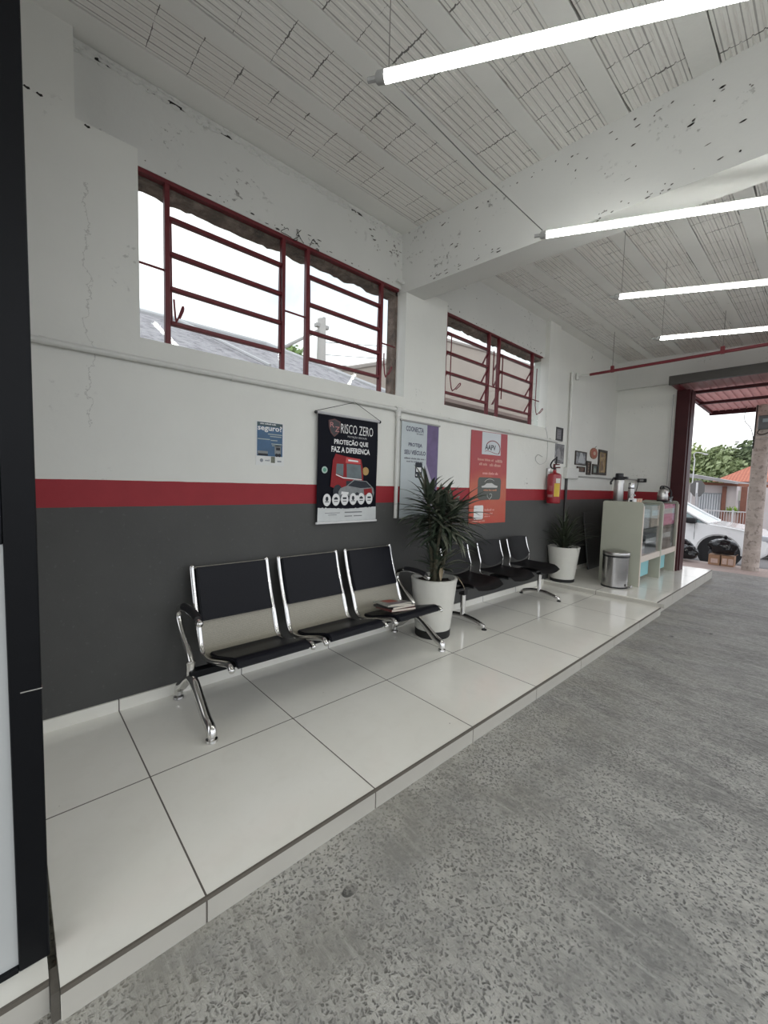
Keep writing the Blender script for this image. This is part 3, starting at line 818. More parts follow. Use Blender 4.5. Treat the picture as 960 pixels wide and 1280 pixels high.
bm = B(); box(bm, .03, .12, -.08, .07, th, th+.0006); bmesh.ops.transform(bm, matrix=R, verts=bm.verts); obj('cover_picture', bm, M('violet_picture', (.22,.18,.20), .35, 0, .5, 30), o)

# ------------------------------------------------------------------ second bench (plastic shells)
t = thing('waiting_bench', (.3, 3.9, 0), 'three-seat black moulded plastic bench on a beam with two chrome arched feet', 'bench')
CY = [3.25, 3.85, 4.43]; W = .455
for cy in CY:
    # seat: rounded pad, front rolled down
    bm = B(); nu, nv = 12, 10; top = []
    for i in range(nu+1):
        u = i/nu; x = .135+.43*u; row = []
        hw = W/2*(1-.10*(abs(u-.45)/.55)**3); 
        for j in range(nv+1):
            v = -1+2*j/nv
            z = .405 + .018*(v*v) - .012*(1-v*v)*sin(pi*min(1, u*1.1)) + (.018*(1-u/.15)**2 if u < .15 else 0) - (.045*((u-.78)/.22)**2 if u > .78 else 0)
            cx = x - (.02*v*v if u > .7 else 0)
            row.append(bm.verts.new((cx, cy+v*hw, z)))
        top.append(row)
    for i in range(nu):
        for j in range(nv): bm.faces.new((top[i][j], top[i+1][j], top[i+1][j+1], top[i][j+1]))
    r = bmesh.ops.solidify(bm, geom=list(bm.faces), thickness=-.03)
    obj('seat', bm, plastic_bk, t, 50)
    # back: squarish pad with a bowed lower edge
    bm = B(); rows = []
    for i in range(nu+1):
        u = i/nu; row = []
        for j in range(nv+1):
            v = -1+2*j/nv
            zl = .448 + .065*abs(v)**2.2; zt = .722 - .012*v*v
            z = zl+(zt-zl)*u; hw = (W/2-.012)*(1-.05*(1-u))
            x = .165 - .085*((z-.45)/.27) + .022*v*v - .02*(1-(2*u-1)**2)*.5
            row.append(bm.verts.new((x, cy+v*hw, z)))
        rows.append(row)
    for i in range(nu):
        for j in range(nv): bm.faces.new((rows[i][j], rows[i+1][j], rows[i+1][j+1], rows[i][j+1]))
    bmesh.ops.solidify(bm, geom=list(bm.faces), thickness=.022)
    obj('backrest', bm, plastic_bk, t, 50)
    for s in (-1, 1):
        y = cy+s*(W/2-.014); bm = B()
        tube(bm, smooth_pts([(.098, y, .70), (.125, y, .60), (.15, y, .52), (.152, y, .47), (.148, y, .43), (.165, y, .395), (.22, y, .375), (.30, y, .372)], 5), .0095, 10)
        obj('back_rod', bm, chrome, t, 40)
    bm = B(); box(bm, .20, .42, cy-.10, cy+.10, .352, .372, .003); box(bm, .27, .33, cy+.18, cy+.26, .335, .36, .003); obj('seat_bracket', bm, plastic_bk, t)
bm = B(); box(bm, .27, .33, 3.00, 4.78, .318, .352, .006); obj('beam', bm, plastic_bk, t)
for y in (3.16, 4.655):
    bm = B(); tube(bm, [(.30, y, .06), (.30, y, .30)], .024, 16); obj('leg', bm, chrome, t, 40)
    bm = B(); box(bm, .268, .332, y-.03, y+.03, .272, .335, .006); obj('leg_clamp', bm, plastic_bk, t)
    bm = B(); tube(bm, smooth_pts([(.075, y, .022), (.11, y, .045), (.18, y, .066), (.27, y, .076), (.34, y, .076), (.42, y, .066), (.50, y, .046), (.545, y, .022)], 5), [.014]*4+[.018]*28+[.013]*4, 12, flat=1.2)
    obj('foot_bar', bm, steel, t, 40)
    for x in (.075, .545):
        bm = B(); lathe(bm, [(0,.012), (.012,.012), (.022,.008), (.024,0), (0,0)], x, y, 16); obj('glide', bm, rubber, t, 40)
    bm = B(); tube(bm, [(.49, y, .050), (.53, y, .034), (.548, y, .020)], [.018,.0195,.017], 12); obj('toe_cap', bm, M('bright_chrome', (.85,.85,.84), .08, 1), t, 40)

# ------------------------------------------------------------------ planters
def leaf(bm, base, az, L, el, droop, w, n=7, twist=0, xmin=-99):
    """strap leaf: starts at elevation el, bends down by droop over its length"""
    d = Vector((cos(az), sin(az), 0)); s = Vector((-sin(az), cos(az), 0)); p = Vector(base); prev = None
    for i in range(n+1):
        u = i/n; e = el - droop*u*u
        wid = w*(sin(pi*min(1, .12+u*.88))**.7)*(1-.25*u) if i < n else .0006
        up = Vector((0,0,1))*cos(e) - d*sin(e)
        sd = s*cos(twist*u)+up*sin(twist*u)
        a = bm.verts.new(p+sd*wid+up*wid*.35); m = bm.verts.new(p); c = bm.verts.new(p-sd*wid+up*wid*.35)
        if prev:
            bm.faces.new((prev[0], a, m, prev[1])); bm.faces.new((prev[1], m, c, prev[2]))
        prev = (a, m, c)
        p = p + (d*cos(e)+Vector((0,0,1))*sin(e))*(L/n)
        if p.x < xmin: p.x = xmin
def pot(t, cx, cy, z0, rt, rb, h, plinth):
    bm = B(); lathe(bm, [(rb-.01, z0+plinth), (rb, z0+plinth+.002), (rt-.004, z0+h-.03), (rt, z0+h-.012), (rt, z0+h-.003), (rt-.004, z0+h), (rt-.022, z0+h), (rt-.028, z0+h-.01), (rt-.035, z0+h-.10)], cx, cy, 48)
    obj('pot', bm, pot_mat, t, 40)
    bm = B(); lathe(bm, [(0, z0), (rb-.004, z0), (rb-.002, z0+.006), (rb+.001, z0+plinth), (0, z0+plinth)], cx, cy, 40); obj('plinth', bm, rubber, t, 40)
    bm = B(); n = 22
    g = {}
    for i in range(n+1):
        for j in range(n+1):
            x = -1+2*i/n; y = -1+2*j/n
            if x*x+y*y <= 1.05:
                g[i,j] = bm.verts.new((cx+x*(rt-.034), cy+y*(rt-.034), z0+h-.035+.016*noise.noise(Vector((x*5,y*5,cx)))))
    for (i, j) in list(g):
        q = [(i,j),(i+1,j),(i+1,j+1),(i,j+1)]
        if all(k_ in g for k_ in q): bm.faces.new([g[k_] for k_ in q])
    obj('soil', bm, soil, t, 60)

px, py = .312, 2.715
t = thing('potted_dracaena', (px, py, 0), 'tall white planter between the two benches holding a leafy dracaena', 'potted plant')
pot(t, px, py, 0, .200, .153, .505, .065)
rg = random.Random(3)
canes = [((.0,-.02), (-.01,-.10,1.17), .32, 46, (-.35, 1.3)), ((.03,.03), (.07,.13,1.06), .37, 70, (-.55, .75)), ((-.04,.03), (.02,.0,1.10), .35, 70, (-.5, .9)), ((.03,-.03), (.08,-.02,1.03), .34, 40, (-.5, .6)), ((.02,-.03), (.05,-.03,.70), .22, 18, (.2, 1.2)), ((-.02,.05), (.02,.12,.66), .32, 16, (-.1, .9))]
bs = B(); bl = B(); bq = B()
for (bx, by), (tx, ty, tz), L, n, (e0, e1) in canes:
    tube(bs, smooth_pts([(px+bx, py+by, .46), (px+bx*1.3+tx*.3, py+by*1.3+ty*.3, .46+(tz-.46)*.5), (px+tx, py+ty, tz)], 5), [.017]*5+[.013]*5+[.011], 8)
    for i in range(n):
        u = i/n; az = 2.399*i+rg.uniform(-.3,.3)
        tgt = bq if (i % 4 == 1) else bl
        h = tz - (.15 if tz > .9 else .14)*(1-u) + rg.uniform(-.01,.01)
        s = (h-.46)/(tz-.46)
        el = e0+(e1-e0)*u**1.5+rg.uniform(-.15,.15)
        leaf(tgt, (px+bx+(tx-bx)*s, py+by+(ty-by)*s, h), az, L*rg.uniform(.75,1.1), el+.15, rg.uniform(.2,1.05), rg.uniform(.013,.022) if u < .8 else .024, 7, rg.uniform(-.5,.5), .06)
for i in range(30):                          # sheaths clasping the canes
    az = rg.uniform(0, 6.28); q = rg.uniform(0, .05)
    leaf(bl, (px+q*cos(az), py+q*sin(az), rg.uniform(.47,.78)), az+rg.uniform(-.5,.5), rg.uniform(.14,.26), rg.uniform(.95,1.45), rg.uniform(.1,.7), rg.uniform(.012,.018), 6)
obj('cane', bs, stem_mat, t, 40); obj('foliage', bl, leaf_dk, t, None, fix=False)
bl = bq
for az, h, L in ((.9,.66,.34),(1.25,.62,.38),(1.6,.70,.30),(.5,.57,.30),(1.05,.58,.26),(.2,.9,.3),(1.45,.98,.34),(1.2,1.02,.30)):
    leaf(bl, (px+.03, py+.06, h), az, L, .55, 1.5, .011, 8, .4)
obj('sheen_leaves', bl, m_leaf('sheen_leaf', (.07,.08,.055), (.21,.22,.165), .35), t, None, fix=False)  # lighter leaf copy puts the crown's sheen into the colour
bl = B(); leaf(bl, (px+.10, py-.03, .60), -.9, .12, -.7, .9, .018, 5); leaf(bl, (px+.165, py+.115, .512), .55, .13, -.9, .6, .012, 5)
obj('dry_leaf', bl, M('dry_leaf', (.34,.27,.18), .7), t, None, fix=False)

qx, qy = .178, 5.535
t = thing('potted_agave', (qx, qy, .052), 'white planter beyond the second bench with a spiky drooping plant', 'potted plant')
pot(t, qx, qy, .052, .205, .153, .47, .04)
bl = B()
for i in range(76):
    az = 2.399*i+rg.uniform(-.3,.3); u = i/76
    leaf(bl, (qx+.05*cos(az)*(1-u), qy+.05*sin(az)*(1-u), .49+.10*u), az, rg.uniform(.34,.52), .45+1.05*u+rg.uniform(-.1,.1), rg.uniform(.7,2.0), rg.uniform(.010,.016), 8, rg.uniform(-.3,.3), -.015)
leaf(bl, (qx+.04, qy+.02, .56), .3, .62, 1.2, 3.1, .012, 12)
obj('foliage', bl, leaf_pale, t, None, fix=False)
bs = B(); tube(bs, [(qx, qy, .46), (qx, qy+.01, .60)], .03, 10); obj('cane', bs, stem_mat, t, 40)

# ------------------------------------------------------------------ posters and banners on the wall
XP = .004
# small blue flyer
t = thing('flyer', (0, 1.32, 1.40), 'small blue flyer with white heading taped to the white wall left of the banners', 'poster')
y0, y1, z0, z1 = 1.222, 1.428, 1.402, 1.694
bm = B(); box(bm, 0.0005, .003, y0, y1, z0, z1); obj('sheet', bm, paper_w, t)
bm = B(); flat(bm, rect(y0+.008, y1-.012, z0+.062, z1-.006), XP); obj('blue_print', bm, M('blue_print', (.035,.105,.215), .35, 0, .35, 14), t)
bm = B(); flat(bm, rect(y0+.008, y1-.012, z1-.032, z1-.006), XP+.0006); obj('top_strip', bm, M('slate_print', (.03,.065,.08), .35), t)
bm = B(); text_bm(bm, 'seguro?', y0+.012, y1-.018, z1-.047, XP+.0012, .048, .02)
small_print(bm, y0+.03, y0+.15, z1-.017, .009, XP+.0012)
obj('lettering', bm, print_w, t)
bm = B()
for i, (a, b_, c) in enumerate(((.085,.19,.082),(.10,.185,.096),(.012,.10,.118),(.105,.155,.122),(.11,.19,.146),(.115,.185,.157))):
    flat(bm, rect(y0+a, y0+b_, z1-c-.003, z1-c+.003), XP+.0012)
obj('small_print', bm, M('pale_print', (.36,.42,.40), .5), t)
bm = B(); flat(bm, rrect(y0+.135, y1-.024, z0+.075, z0+.14, .008), XP+.0012); flat(bm, rect(y0+.012, y0+.085, z0+.07, z0+.095), XP+.0012); obj('truck_print', bm, print_grey, t)
bm = B(); flat(bm, rect(y0+.145, y1-.03, z0+.105, z0+.125), XP+.0018); flat(bm, rect(y0+.015, y0+.085, z0+.064, z0+.078), XP+.0018); flat(bm, disc(y0+.15, z0+.072, .012), XP+.0018); flat(bm, disc(y1-.035, z0+.072, .012), XP+.0018); obj('truck_windows', bm, print_dark, t)
bm = B(); small_print(bm, y0+.065, y0+.098, z0+.032, .012, XP+.0006); flat(bm, disc(y0+.04, z0+.032, .012), XP+.0006); flat(bm, rect(y0+.155, y1-.02, z0+.025, z0+.035), XP+.0006); obj('footer_print', bm, M('grey_ink', (.25,.27,.30), .5), t)
bm = B(); flat(bm, rect(y0+.108, y0+.138, z0+.018, z0+.06), XP+.0012); obj('thumbnail', bm, M('olive_print', (.16,.17,.13), .5, 0, .6, 90), t)

# large dark hanging banner
y0, y1, z0, z1 = 1.688, 2.272, .995, 1.80
t = thing('hanging_banner', (.03, 1.98, .98), 'dark navy hanging banner with a red truck picture and round icons', 'banner')
def bx_at(z): return .030 + .010*sin((z-z0)/(z1-z0)*2.6)
bm = B(); rows = []
for i in range(25):
    z = z0+(z1-z0)*i/24; inset = .0 if z > 1.15 else 0.
    rows.append([bm.verts.new((.026+.003*sin(z*9), y0+(y1-y0)*j/12, z)) for j in range(13)])
for i in range(24):
    for j in range(12): bm.faces.new((rows[i][j], rows[i][j+1], rows[i+1][j+1], rows[i+1][j]))
bmesh.ops.solidify(bm, geom=list(bm.faces), thickness=-.002)
obj('cloth', bm, navy, t, 60)
XB = .0315
bm = B(); tube(bm, [(.028, y0-.018, z1+.006), (.028, y1+.018, z1+.006)], .010, 12); obj('rod', bm, M('pale_rod', (.5,.5,.52), .4), t, 40)
for y in (y0-.018, y1+.018):
    bm = B(); ball(bm, (.028, y, z1+.006), .013, 2); obj('rod_cap', bm, plastic_bk, t, 40)
bm = B(); tube(bm, [(.028, y0-.005, z0-.004), (.028, y1+.005, z0-.004)], .009, 12); obj('bottom_rod', bm, print_w, t, 40)
bm = B(); tube(bm, [(.03, y0-.018, z1+.015), (.035, 2.02, 1.925)], .0022, 6); tube(bm, [(.035, 2.02, 1.925), (.03, y1+.018, z1+.015)], .0022, 6); obj('hanging_cord', bm, rubber, t, 40)
# footer: torn white band
bm = B(); top = [(y0+.006+(y1-y0-.012)*i/40, z0+.10+.008*noise.noise(Vector((i*.9,2,5)))+.012*(abs(i-20)/20)) for i in range(41)]
flat(bm, [(y0+.004, z0+.006), (y1-.004, z0+.006)]+top[::-1], XB); obj('footer_band', bm, M('footer_white', (.62,.64,.64), .4, 0, .12, 12), t)
bm = B()
text_bm(bm, 'RISCO ZERO', y0+.205, y1-.055, z1-.088, XB+.0005, .072)
text_bm(bm, 'PROTEÇÃO QUE', y0+.145, y1-.105, z1-.192, XB+.0005, .053, .03)
text_bm(bm, 'FAZ A DIFERENÇA', y0+.12, y1-.085, z1-.255, XB+.0005, .053, .03)
obj('lettering', bm, print_w, t)
bm = B(); text_bm(bm, 'PROTEÇÃO VEICULAR', y0+.27, y1-.12, z1-.145, XB+.0005, .020, .01); obj('sub_lettering', bm, M('silver_print', (.5,.5,.52), .4), t)
sc_ = [(y0+.145+a, z1-.085+b_) for a, b_ in ((-.055,.045),(-.03,.052),(0,.062),(.03,.052),(.055,.045),(.052,-.005),(.035,-.045),(0,-.075),(-.035,-.045),(-.052,-.005))]
bm = B(); flat(bm, sc_, XB+.0005); obj('shield', bm, M('dark_red_print', (.09,.03,.03), .4), t)
bm = B(); flat(bm, [(y0+.145+(p-y0-.145)*.82, z1-.085+(q-z1+.085)*.82) for p, q in sc_], XB+.001); obj('shield_field', bm, M('shield_black', (.025,.02,.025), .4), t)
bm = B(); text_bm(bm, 'R', y0+.105, y0+.142, z1-.07, XB+.0015, .038); text_bm(bm, 'Z', y0+.15, y0+.19, z1-.10, XB+.0015, .038); obj('shield_letters', bm, M('rose_print', (.42,.16,.15), .4), t)
# truck: cab in three-quarter view
cx = y0+.235; zb = z0+.232
def P(l, dx, dz): return [(dx+a, dz+b_) for a, b_ in l]
bm = B(); flat(bm, P([(-.12,.04),(.0,.0),(.20,.02),(.20,.17),(.175,.26),(.02,.275),(-.075,.29),(-.10,.24)], cx, zb), XB+.0005); obj('truck_print', bm, print_red, t)
bm = B(); flat(bm, P([(.035,.105),(.185,.105),(.17,.215),(.03,.22)], cx, zb), XB+.001); flat(bm, P([(-.07,.14),(.0,.12),(.0,.215),(-.065,.215)], cx, zb), XB+.001); obj('truck_glass', bm, M('smoke_print', (.10,.13,.14), .3, 0, .5, 12), t)
bm = B(); flat(bm, P([(.02,.225),(.17,.222),(.165,.262),(.025,.268)], cx, zb), XB+.001); obj('truck_visor', bm, M('bright_red_print', (.55,.05,.05), .4), t)
bm = B(); flat(bm, P([(.045,.24),(.145,.236),(.143,.248),(.045,.253)], cx, zb), XB+.0015); flat(bm, P([(-.07,.128),(.0,.105),(.185,.095),(.185,.101),(.0,.113),(-.07,.136)], cx, zb), XB+.0015); obj('truck_trim', bm, print_w, t)
bm = B(); flat(bm, P([(.03,.0),(.20,.02),(.20,.09),(.03,.085)], cx, zb), XB+.001); flat(bm, disc(cx-.05, zb+.0, .045, .055), XB+.001); obj('truck_grille', bm, print_dark, t)
# saloon car in front of it
kx = y0+.21; kz = z0+.165
bm = B(); flat(bm, P([(-.02,.03),(.0,.0),(.16,-.012),(.33,.01),(.345,.06),(.335,.10),(.26,.155),(.13,.165),(.06,.115),(.0,.095),(-.018,.07)], kx, kz), XB+.002); obj('car_print', bm, print_grey, t)
bm = B(); flat(bm, P([(.07,.115),(.135,.158),(.255,.15),(.315,.105),(.2,.098)], kx, kz), XB+.0025); flat(bm, disc(kx+.165, kz+.02, .030, .045), XB+.0025); flat(bm, disc(kx+.315, kz+.03, .018, .035), XB+.0025); flat(bm, P([(.0,.015),(.09,.01),(.09,.035),(.0,.04)], kx, kz), XB+.0025); obj('car_glass', bm, print_dark, t)
bm = B(); flat(bm, P([(.24,.04),(.325,.06),(.315,.10),(.23,.09)], kx, kz), XB+.003); obj('car_lamp', bm, print_red, t)
bm = B(); flat(bm, P([(.005,.05),(.075,.045),(.08,.065),(.01,.07)], kx, kz), XB+.003); flat(bm, disc(kx+.165, kz+.02, .014, .022), XB+.003); obj('car_highlight', bm, print_w, t)
for i in range(6):
    cy = y0+.085+.083*i; cz = z0+.17+.002*i
    bm = B(); flat(bm, disc(cy, cz, .036, .047), XB+.0035); ic = obj('round_icon', bm, print_w, t)
    bm = B()
    if i % 3 == 0: flat(bm, disc(cy, cz+.008, .013, .018, 12), XB+.004)
    elif i % 3 == 1: flat(bm, [(cy-.018,cz),(cy+.018,cz),(cy+.018,cz+.012),(cy,cz+.022),(cy-.018,cz+.012)], XB+.004)
    else: flat(bm, rrect(cy-.019,cy+.019,cz+.002,cz+.016,.005), XB+.004)
    flat(bm, rect(cy-.018, cy+.018, cz-.017, cz-.011), XB+.004)
    obj('glyph', bm, print_dark, ic)
bm = B(); flat(bm, disc(y1-.125, z0+.40, .033), XB+.0005); obj('gold_seal', bm, print_gold, t)
bm = B(); flat(bm, disc(y0+.062, z0+.395, .026), XB+.0005); obj('pale_seal', bm, M('mint_print', (.42,.55,.50), .4), t)
bm = B(); flat(bm, disc(y0+.062, z0+.395, .015), XB+.001); obj('seal_mark', bm, print_green, t)
bm = B()
for a, b_, c, h in ((.255,.43,.072,.009),(.255,.33,.042,.007),(.345,.43,.042,.007),(.07,.21,.07,.004),(.10,.18,.055,.004)): flat(bm, rect(y0+a, y0+b_, z0+c-h/2, z0+c+h/2), XB+.0008)
obj('small_print', bm, M('grey_small_print', (.17,.18,.19), .5), t)

# white and purple banner behind the plant
y0, y1, z0, z1 = 2.560, 3.058, 1.0, 1.855
t = thing('roll_banner', (.02, 2.8, 1.0), 'white banner with a purple right-hand stripe hanging behind the dracaena', 'banner')
bm = B(); box(bm, .012, .0145, y0, y1, z0, z1); obj('cloth', bm, M('pale_blue_cloth', (.50,.55,.57), .45, 0, .08, 6), t)
XB = .0155
bm = B(); flat(bm, rect(y1-.165, y1-.005, z0+.04, z1-.004), XB); obj('purple_stripe', bm, M('purple_print', (.125,.085,.20), .45, 0, .45, 8), t)
bm = B(); tube(bm, [(.014, y0-.02, z1+.004), (.014, y1+.012, z1+.004)], .009, 10); obj('rod', bm, M('grey_rod', (.38,.38,.37), .4), t, 40)
bm = B(); tube(bm, [(.014, y0, z0-.003), (.014, y1, z0-.003)], .007, 10); obj('bottom_rod', bm, M('grey_rod2', (.42,.42,.42), .4), t, 40)
bm = B(); text_bm(bm, 'COONECTA', y0+.055, y0+.285, z1-.062, XB, .046, .02)
text_bm(bm, 'PROTEJA', y0+.09, y0+.27, z1-.205, XB, .042, .03); text_bm(bm, 'SEU VEÍCULO', y0+.04, y0+.32, z1-.265, XB, .048, .03)
obj('lettering', bm, M('ink_blue', (.05,.05,.10), .5), t)
bm = B(); small_print(bm, y0+.19, y0+.285, z1-.10, .010, XB); small_print(bm, y0+.04, y0+.32, z1-.325, .015, XB); small_print(bm, y0+.07, y0+.29, z1-.352, .014, XB)
obj('small_print', bm, M('ink_grey', (.13,.13,.16), .5), t)
bm = B(); flat(bm, rrect(y0+.185, y0+.28, z0+.36, z0+.50, .015), XB); obj('bus_print', bm, print_dark, t)
bm = B(); flat(bm, rect(y0+.20, y0+.265, z0+.415, z0+.455), XB+.0005); flat(bm, disc(y0+.205, z0+.385, .01), XB+.0005); flat(bm, disc(y0+.262, z0+.385, .01), XB+.0005); obj('bus_windows', bm, print_w, t)
bm = B(); flat(bm, [(y0+.30, z0+.10), (y1-.02, z0+.10), (y1-.02, z0+.22), (y1-.13, z0+.42), (y0+.33, z0+.5)], XB+.0005); obj('white_figure_print', bm, M('pale_lilac_print', (.46,.44,.52), .45, 0, .2, 12), t)

# red banner
t = thing('wall_banner', (.01, 3.95, .9), 'red and orange banner with a white tab and a dark tablet picture', 'banner')
A = [(3.600,.893), (4.318,.885), (4.288,1.900), (3.588,1.885)]
def BP(u, v):
    a = Vector((A[0][0]+(A[1][0]-A[0][0])*u, A[0][1]+(A[1][1]-A[0][1])*u)); b_ = Vector((A[3][0]+(A[2][0]-A[3][0])*u, A[3][1]+(A[2][1]-A[3][1])*u))
    q = a+(b_-a)*v; return (q.x, q.y)
m, nt, b = new_mat('red_orange_cloth'); k = N(nt); p = k.pos(); xx, yy, zz = k.xyz(p)
f = k.math('ADD', k.fr(zz, .88, 1.9), k.math('MULTIPLY', k.math('SUBTRACT', k.noise(p, 3.5, 3), .5), .7))
k.l(k.ramp(f, [(0., (.50,.06,.035)), (.35, (.50,.11,.055)), (.6, (.40,.04,.038)), (1., (.37,.06,.075))]), b.inputs['Base Color']); b.inputs['Roughness'].default_value = .45
bm = B(); prism(bm, A, 'x', .004, .0065); obj('cloth', bm, m, t)
XB = .0075
def bflat(bm, u0, u1, v0, v1, x=XB): return flat(bm, [BP(u0,v0), BP(u1,v0), BP(u1,v1), BP(u0,v1)], x)
bm = B(); bflat(bm, .28, .80, .755, .995); obj('white_tab', bm, M('tab_white', (.60,.63,.66), .45), t)
bm = B(); q = BP(.52, .835); text_bm(bm, 'AAPV', BP(.36,.83)[0], BP(.66,.83)[0], q[1], XB+.0006, .06, .03); obj('lettering', bm, M('ink_black', (.05,.05,.06), .5), t)
bm = B(); c = BP(.58, .825); tube(bm, [(XB+.001, c[0]+.14*cos(a), c[1]+.085*sin(a)) for a in [pi*.85-pi*1.05*i/14 for i in range(15)]], .005, 5); tube(bm, [(XB+.001, c[0]+.14*cos(a)-.01, c[1]-.042-.012*sin(a*2)) for a in [pi-pi*i/10 for i in range(11)]], .003, 5); obj('logo_arc', bm, M('logo_red', (.25,.05,.06), .5), t)
bm = B()
for u0, u1, v, h in ((.18, .62, .693, .026), (.66, .86, .69, .032), (.22, .46, .644, .028), (.50, .82, .642, .032)):
    small_print(bm, BP(u0,v)[0], BP(u1,v)[0], BP(.5,v)[1], h, XB)
obj('slogan', bm, M('salmon_print', (.62,.32,.26), .5), t)
bm = B(); small_print(bm, BP(.32,.55)[0], BP(.75,.55)[0], BP(.5,.548)[1], .028, XB); obj('call_line', bm, M('pink_print', (.75,.35,.32), .5), t)
bm = B(); r0 = BP(.2,.26); r1 = BP(.84,.505); flat(bm, rrect(r0[0], r1[0], r0[1], r1[1], .04), XB); obj('tablet_print', bm, M('dark_olive_print', (.055,.062,.05), .4), t)
bm = B(); c = BP(.52,.42); flat(bm, P([(-.16,-.012),(-.10,.0),(-.06,.022),(.04,.026),(.10,.004),(.16,-.005),(.15,-.024),(-.15,-.026)], c[0], c[1]), XB+.0008)
tube(bm, [(XB+.001, c[0]+.105*cos(a), c[1]+.02+.05*sin(a)) for a in [pi*.9-pi*.7*i/10 for i in range(11)]], .003, 5)
c = BP(.52,.30); tube(bm, [(XB+.001, c[0]+a, c[1]+b_) for a, b_ in ((-.045,.02),(-.042,-.005),(0,-.035),(.042,-.005),(.045,.02),(.02,.028),(0,.02))], .004, 5)
obj('tablet_marks', bm, M('pale_marks', (.6,.6,.58), .5), t)
bm = B(); small_print(bm, BP(.36,.38)[0], BP(.72,.38)[0], BP(.5,.365)[1], .022, XB+.0008); obj('tablet_lettering', bm, M('orange_print', (.55,.22,.12), .5), t)
bm = B(); r0 = BP(.12,.045); r1 = BP(.37,.20); flat(bm, rrect(r0[0], r1[0], r0[1], r1[1], .02), XB); obj('white_square', bm, print_w, t)
bm = B(); small_print(bm, BP(.40,.14)[0], BP(.68,.14)[0], BP(.5,.145)[1], .026, XB); small_print(bm, BP(.40,.11)[0], BP(.64,.11)[0], BP(.5,.105)[1], .018, XB); small_print(bm, BP(.40,.07)[0], BP(.56,.07)[0], BP(.5,.075)[1], .018, XB); small_print(bm, BP(.10,.03)[0], BP(.42,.03)[0], BP(.2,.025)[1], .018, XB); obj('contact_print', bm, M('pink_print2', (.72,.35,.30), .5), t)

# ------------------------------------------------------------------ framed pictures
FM = M('dark_frame', (.035,.024,.02), .4, 0, .2, 20)
def picture(y0, y1, z0, z1, x, label, art, fw=.02, frame=FM, mount=None, cat='picture', extra=None):
    t = thing('framed_picture', (x, (y0+y1)/2, z0), label, cat, 'framed pictures on the far wall')
    bm = B(); d = .018
    for r in ((y0,y1,z0,z0+fw),(y0,y1,z1-fw,z1),(y0,y0+fw,z0+fw,z1-fw),(y1-fw,y1,z0+fw,z1-fw)): box(bm, x+.001, x+d, *r)
    obj('frame', bm, frame, t)
    bm = B(); box(bm, x+.001, x+.008, y0+fw, y1-fw, z0+fw, z1-fw); obj('print', bm, art, t)
    if extra: extra(t, x+.009)
    return t
def art(name, stops, sc=12):
    m, nt, b = new_mat(name); k = N(nt); tc = k.n('ShaderNodeTexCoord').outputs['Object']
    k.l(k.ramp(k.noise(tc, sc, 3, .6, .6), stops), b.inputs['Base Color']); b.inputs['Roughness'].default_value = .25; return m
greyart = art('grey_engraving', [(.3,(.05,.05,.055)),(.55,(.16,.155,.16)),(.7,(.34,.33,.34))])
# two beside the red pipe corner, at the riser
def ex_text(t, x):
    bm = B()
    for i in range(6): flat(bm, rect(5.60, 5.725, 2.10-.022*i, 2.108-.022*i), x)
    obj('printed_lines', bm, M('plaque_lines', (.30,.29,.30), .5), t)
picture(5.56, 5.77, 1.955, 2.135, -.04, 'small dark framed notice above the grey poster by the extinguisher', M('plaque_grey', (.10,.10,.11), .3, 0, .3, 20), .022, M('black_frame', (.012,.012,.014), .4), extra=ex_text)
t = thing('wall_poster', (-.04, 5.7, 1.64), 'grey unframed poster on the wall just above the fire extinguisher', 'poster')
bm = B(); box(bm, -.039, -.036, 5.555, 5.86, 1.645, 1.915); obj('sheet', bm, greyart, t)
bm = B(); flat(bm, [(5.63,1.70),(5.76,1.69),(5.75,1.80),(5.70,1.86),(5.65,1.83)], -.0352); obj('figure_print', bm, M('figure_grey', (.24,.235,.24), .4), t)
def ex_win(t, x):
    bm = B(); flat(bm, [(6.33,1.69),(6.56,1.69),(6.52,1.79),(6.47,1.845),(6.40,1.845),(6.37,1.78)], x); obj('pale_figure', bm, M('pale_figure', (.42,.44,.46), .3), t)
picture(6.225, 6.62, 1.655, 1.862, -.04, 'widest framed picture, pale figure, at the left end of the picture group', art('blue_grey_art', [(.3,(.05,.05,.06)),(.5,(.20,.21,.23)),(.7,(.48,.49,.52))], 9), .018, extra=ex_win)
picture(6.31, 6.585, 1.555, 1.635, -.04, 'low wide brown picture directly under the widest one', art('brown_art', [(.35,(.04,.025,.02)),(.6,(.14,.08,.06))], 16), .008)
def ex_let(t, x):
    bm = B()
    for i in range(4): flat(bm, disc(6.735, 1.70-.042*i, .022, .014, 10), x)
    obj('ornament', bm, M('tan_ornament', (.30,.22,.17), .5), t)
picture(6.655, 6.815, 1.52, 1.735, -.04, 'narrow upright dark frame right of the widest picture', M('dark_brown_art', (.045,.03,.025), .3, 0, .3, 30), .03, extra=ex_let)
def ex_gr(t, x):
    bm = B(); flat(bm, disc(6.985, 1.60, .045, .038, 14), x); obj('pale_oval', bm, M('pale_oval', (.30,.34,.31), .4), t)
picture(6.88, 7.09, 1.533, 1.698, -.04, 'smallest square frame with a green-grey picture under the round plaque', M('green_art', (.12,.16,.15), .3, 0, .4, 20), .028, extra=ex_gr)
def ex_tan(t, x):
    bm = B(); flat(bm, disc(7.27, 1.86, .075, .035, 16), x); flat(bm, [(7.21,1.60),(7.33,1.62),(7.31,1.75),(7.22,1.77)], x); obj('brown_figure', bm, M('brown_figure', (.17,.10,.05), .4), t)
picture(7.10, 7.46, 1.535, 1.945, -.04, 'tallest frame with a tan picture at the right end of the picture group', art('tan_art', [(.3,(.22,.14,.06)),(.6,(.42,.29,.15))], 7), .04, extra=ex_tan)
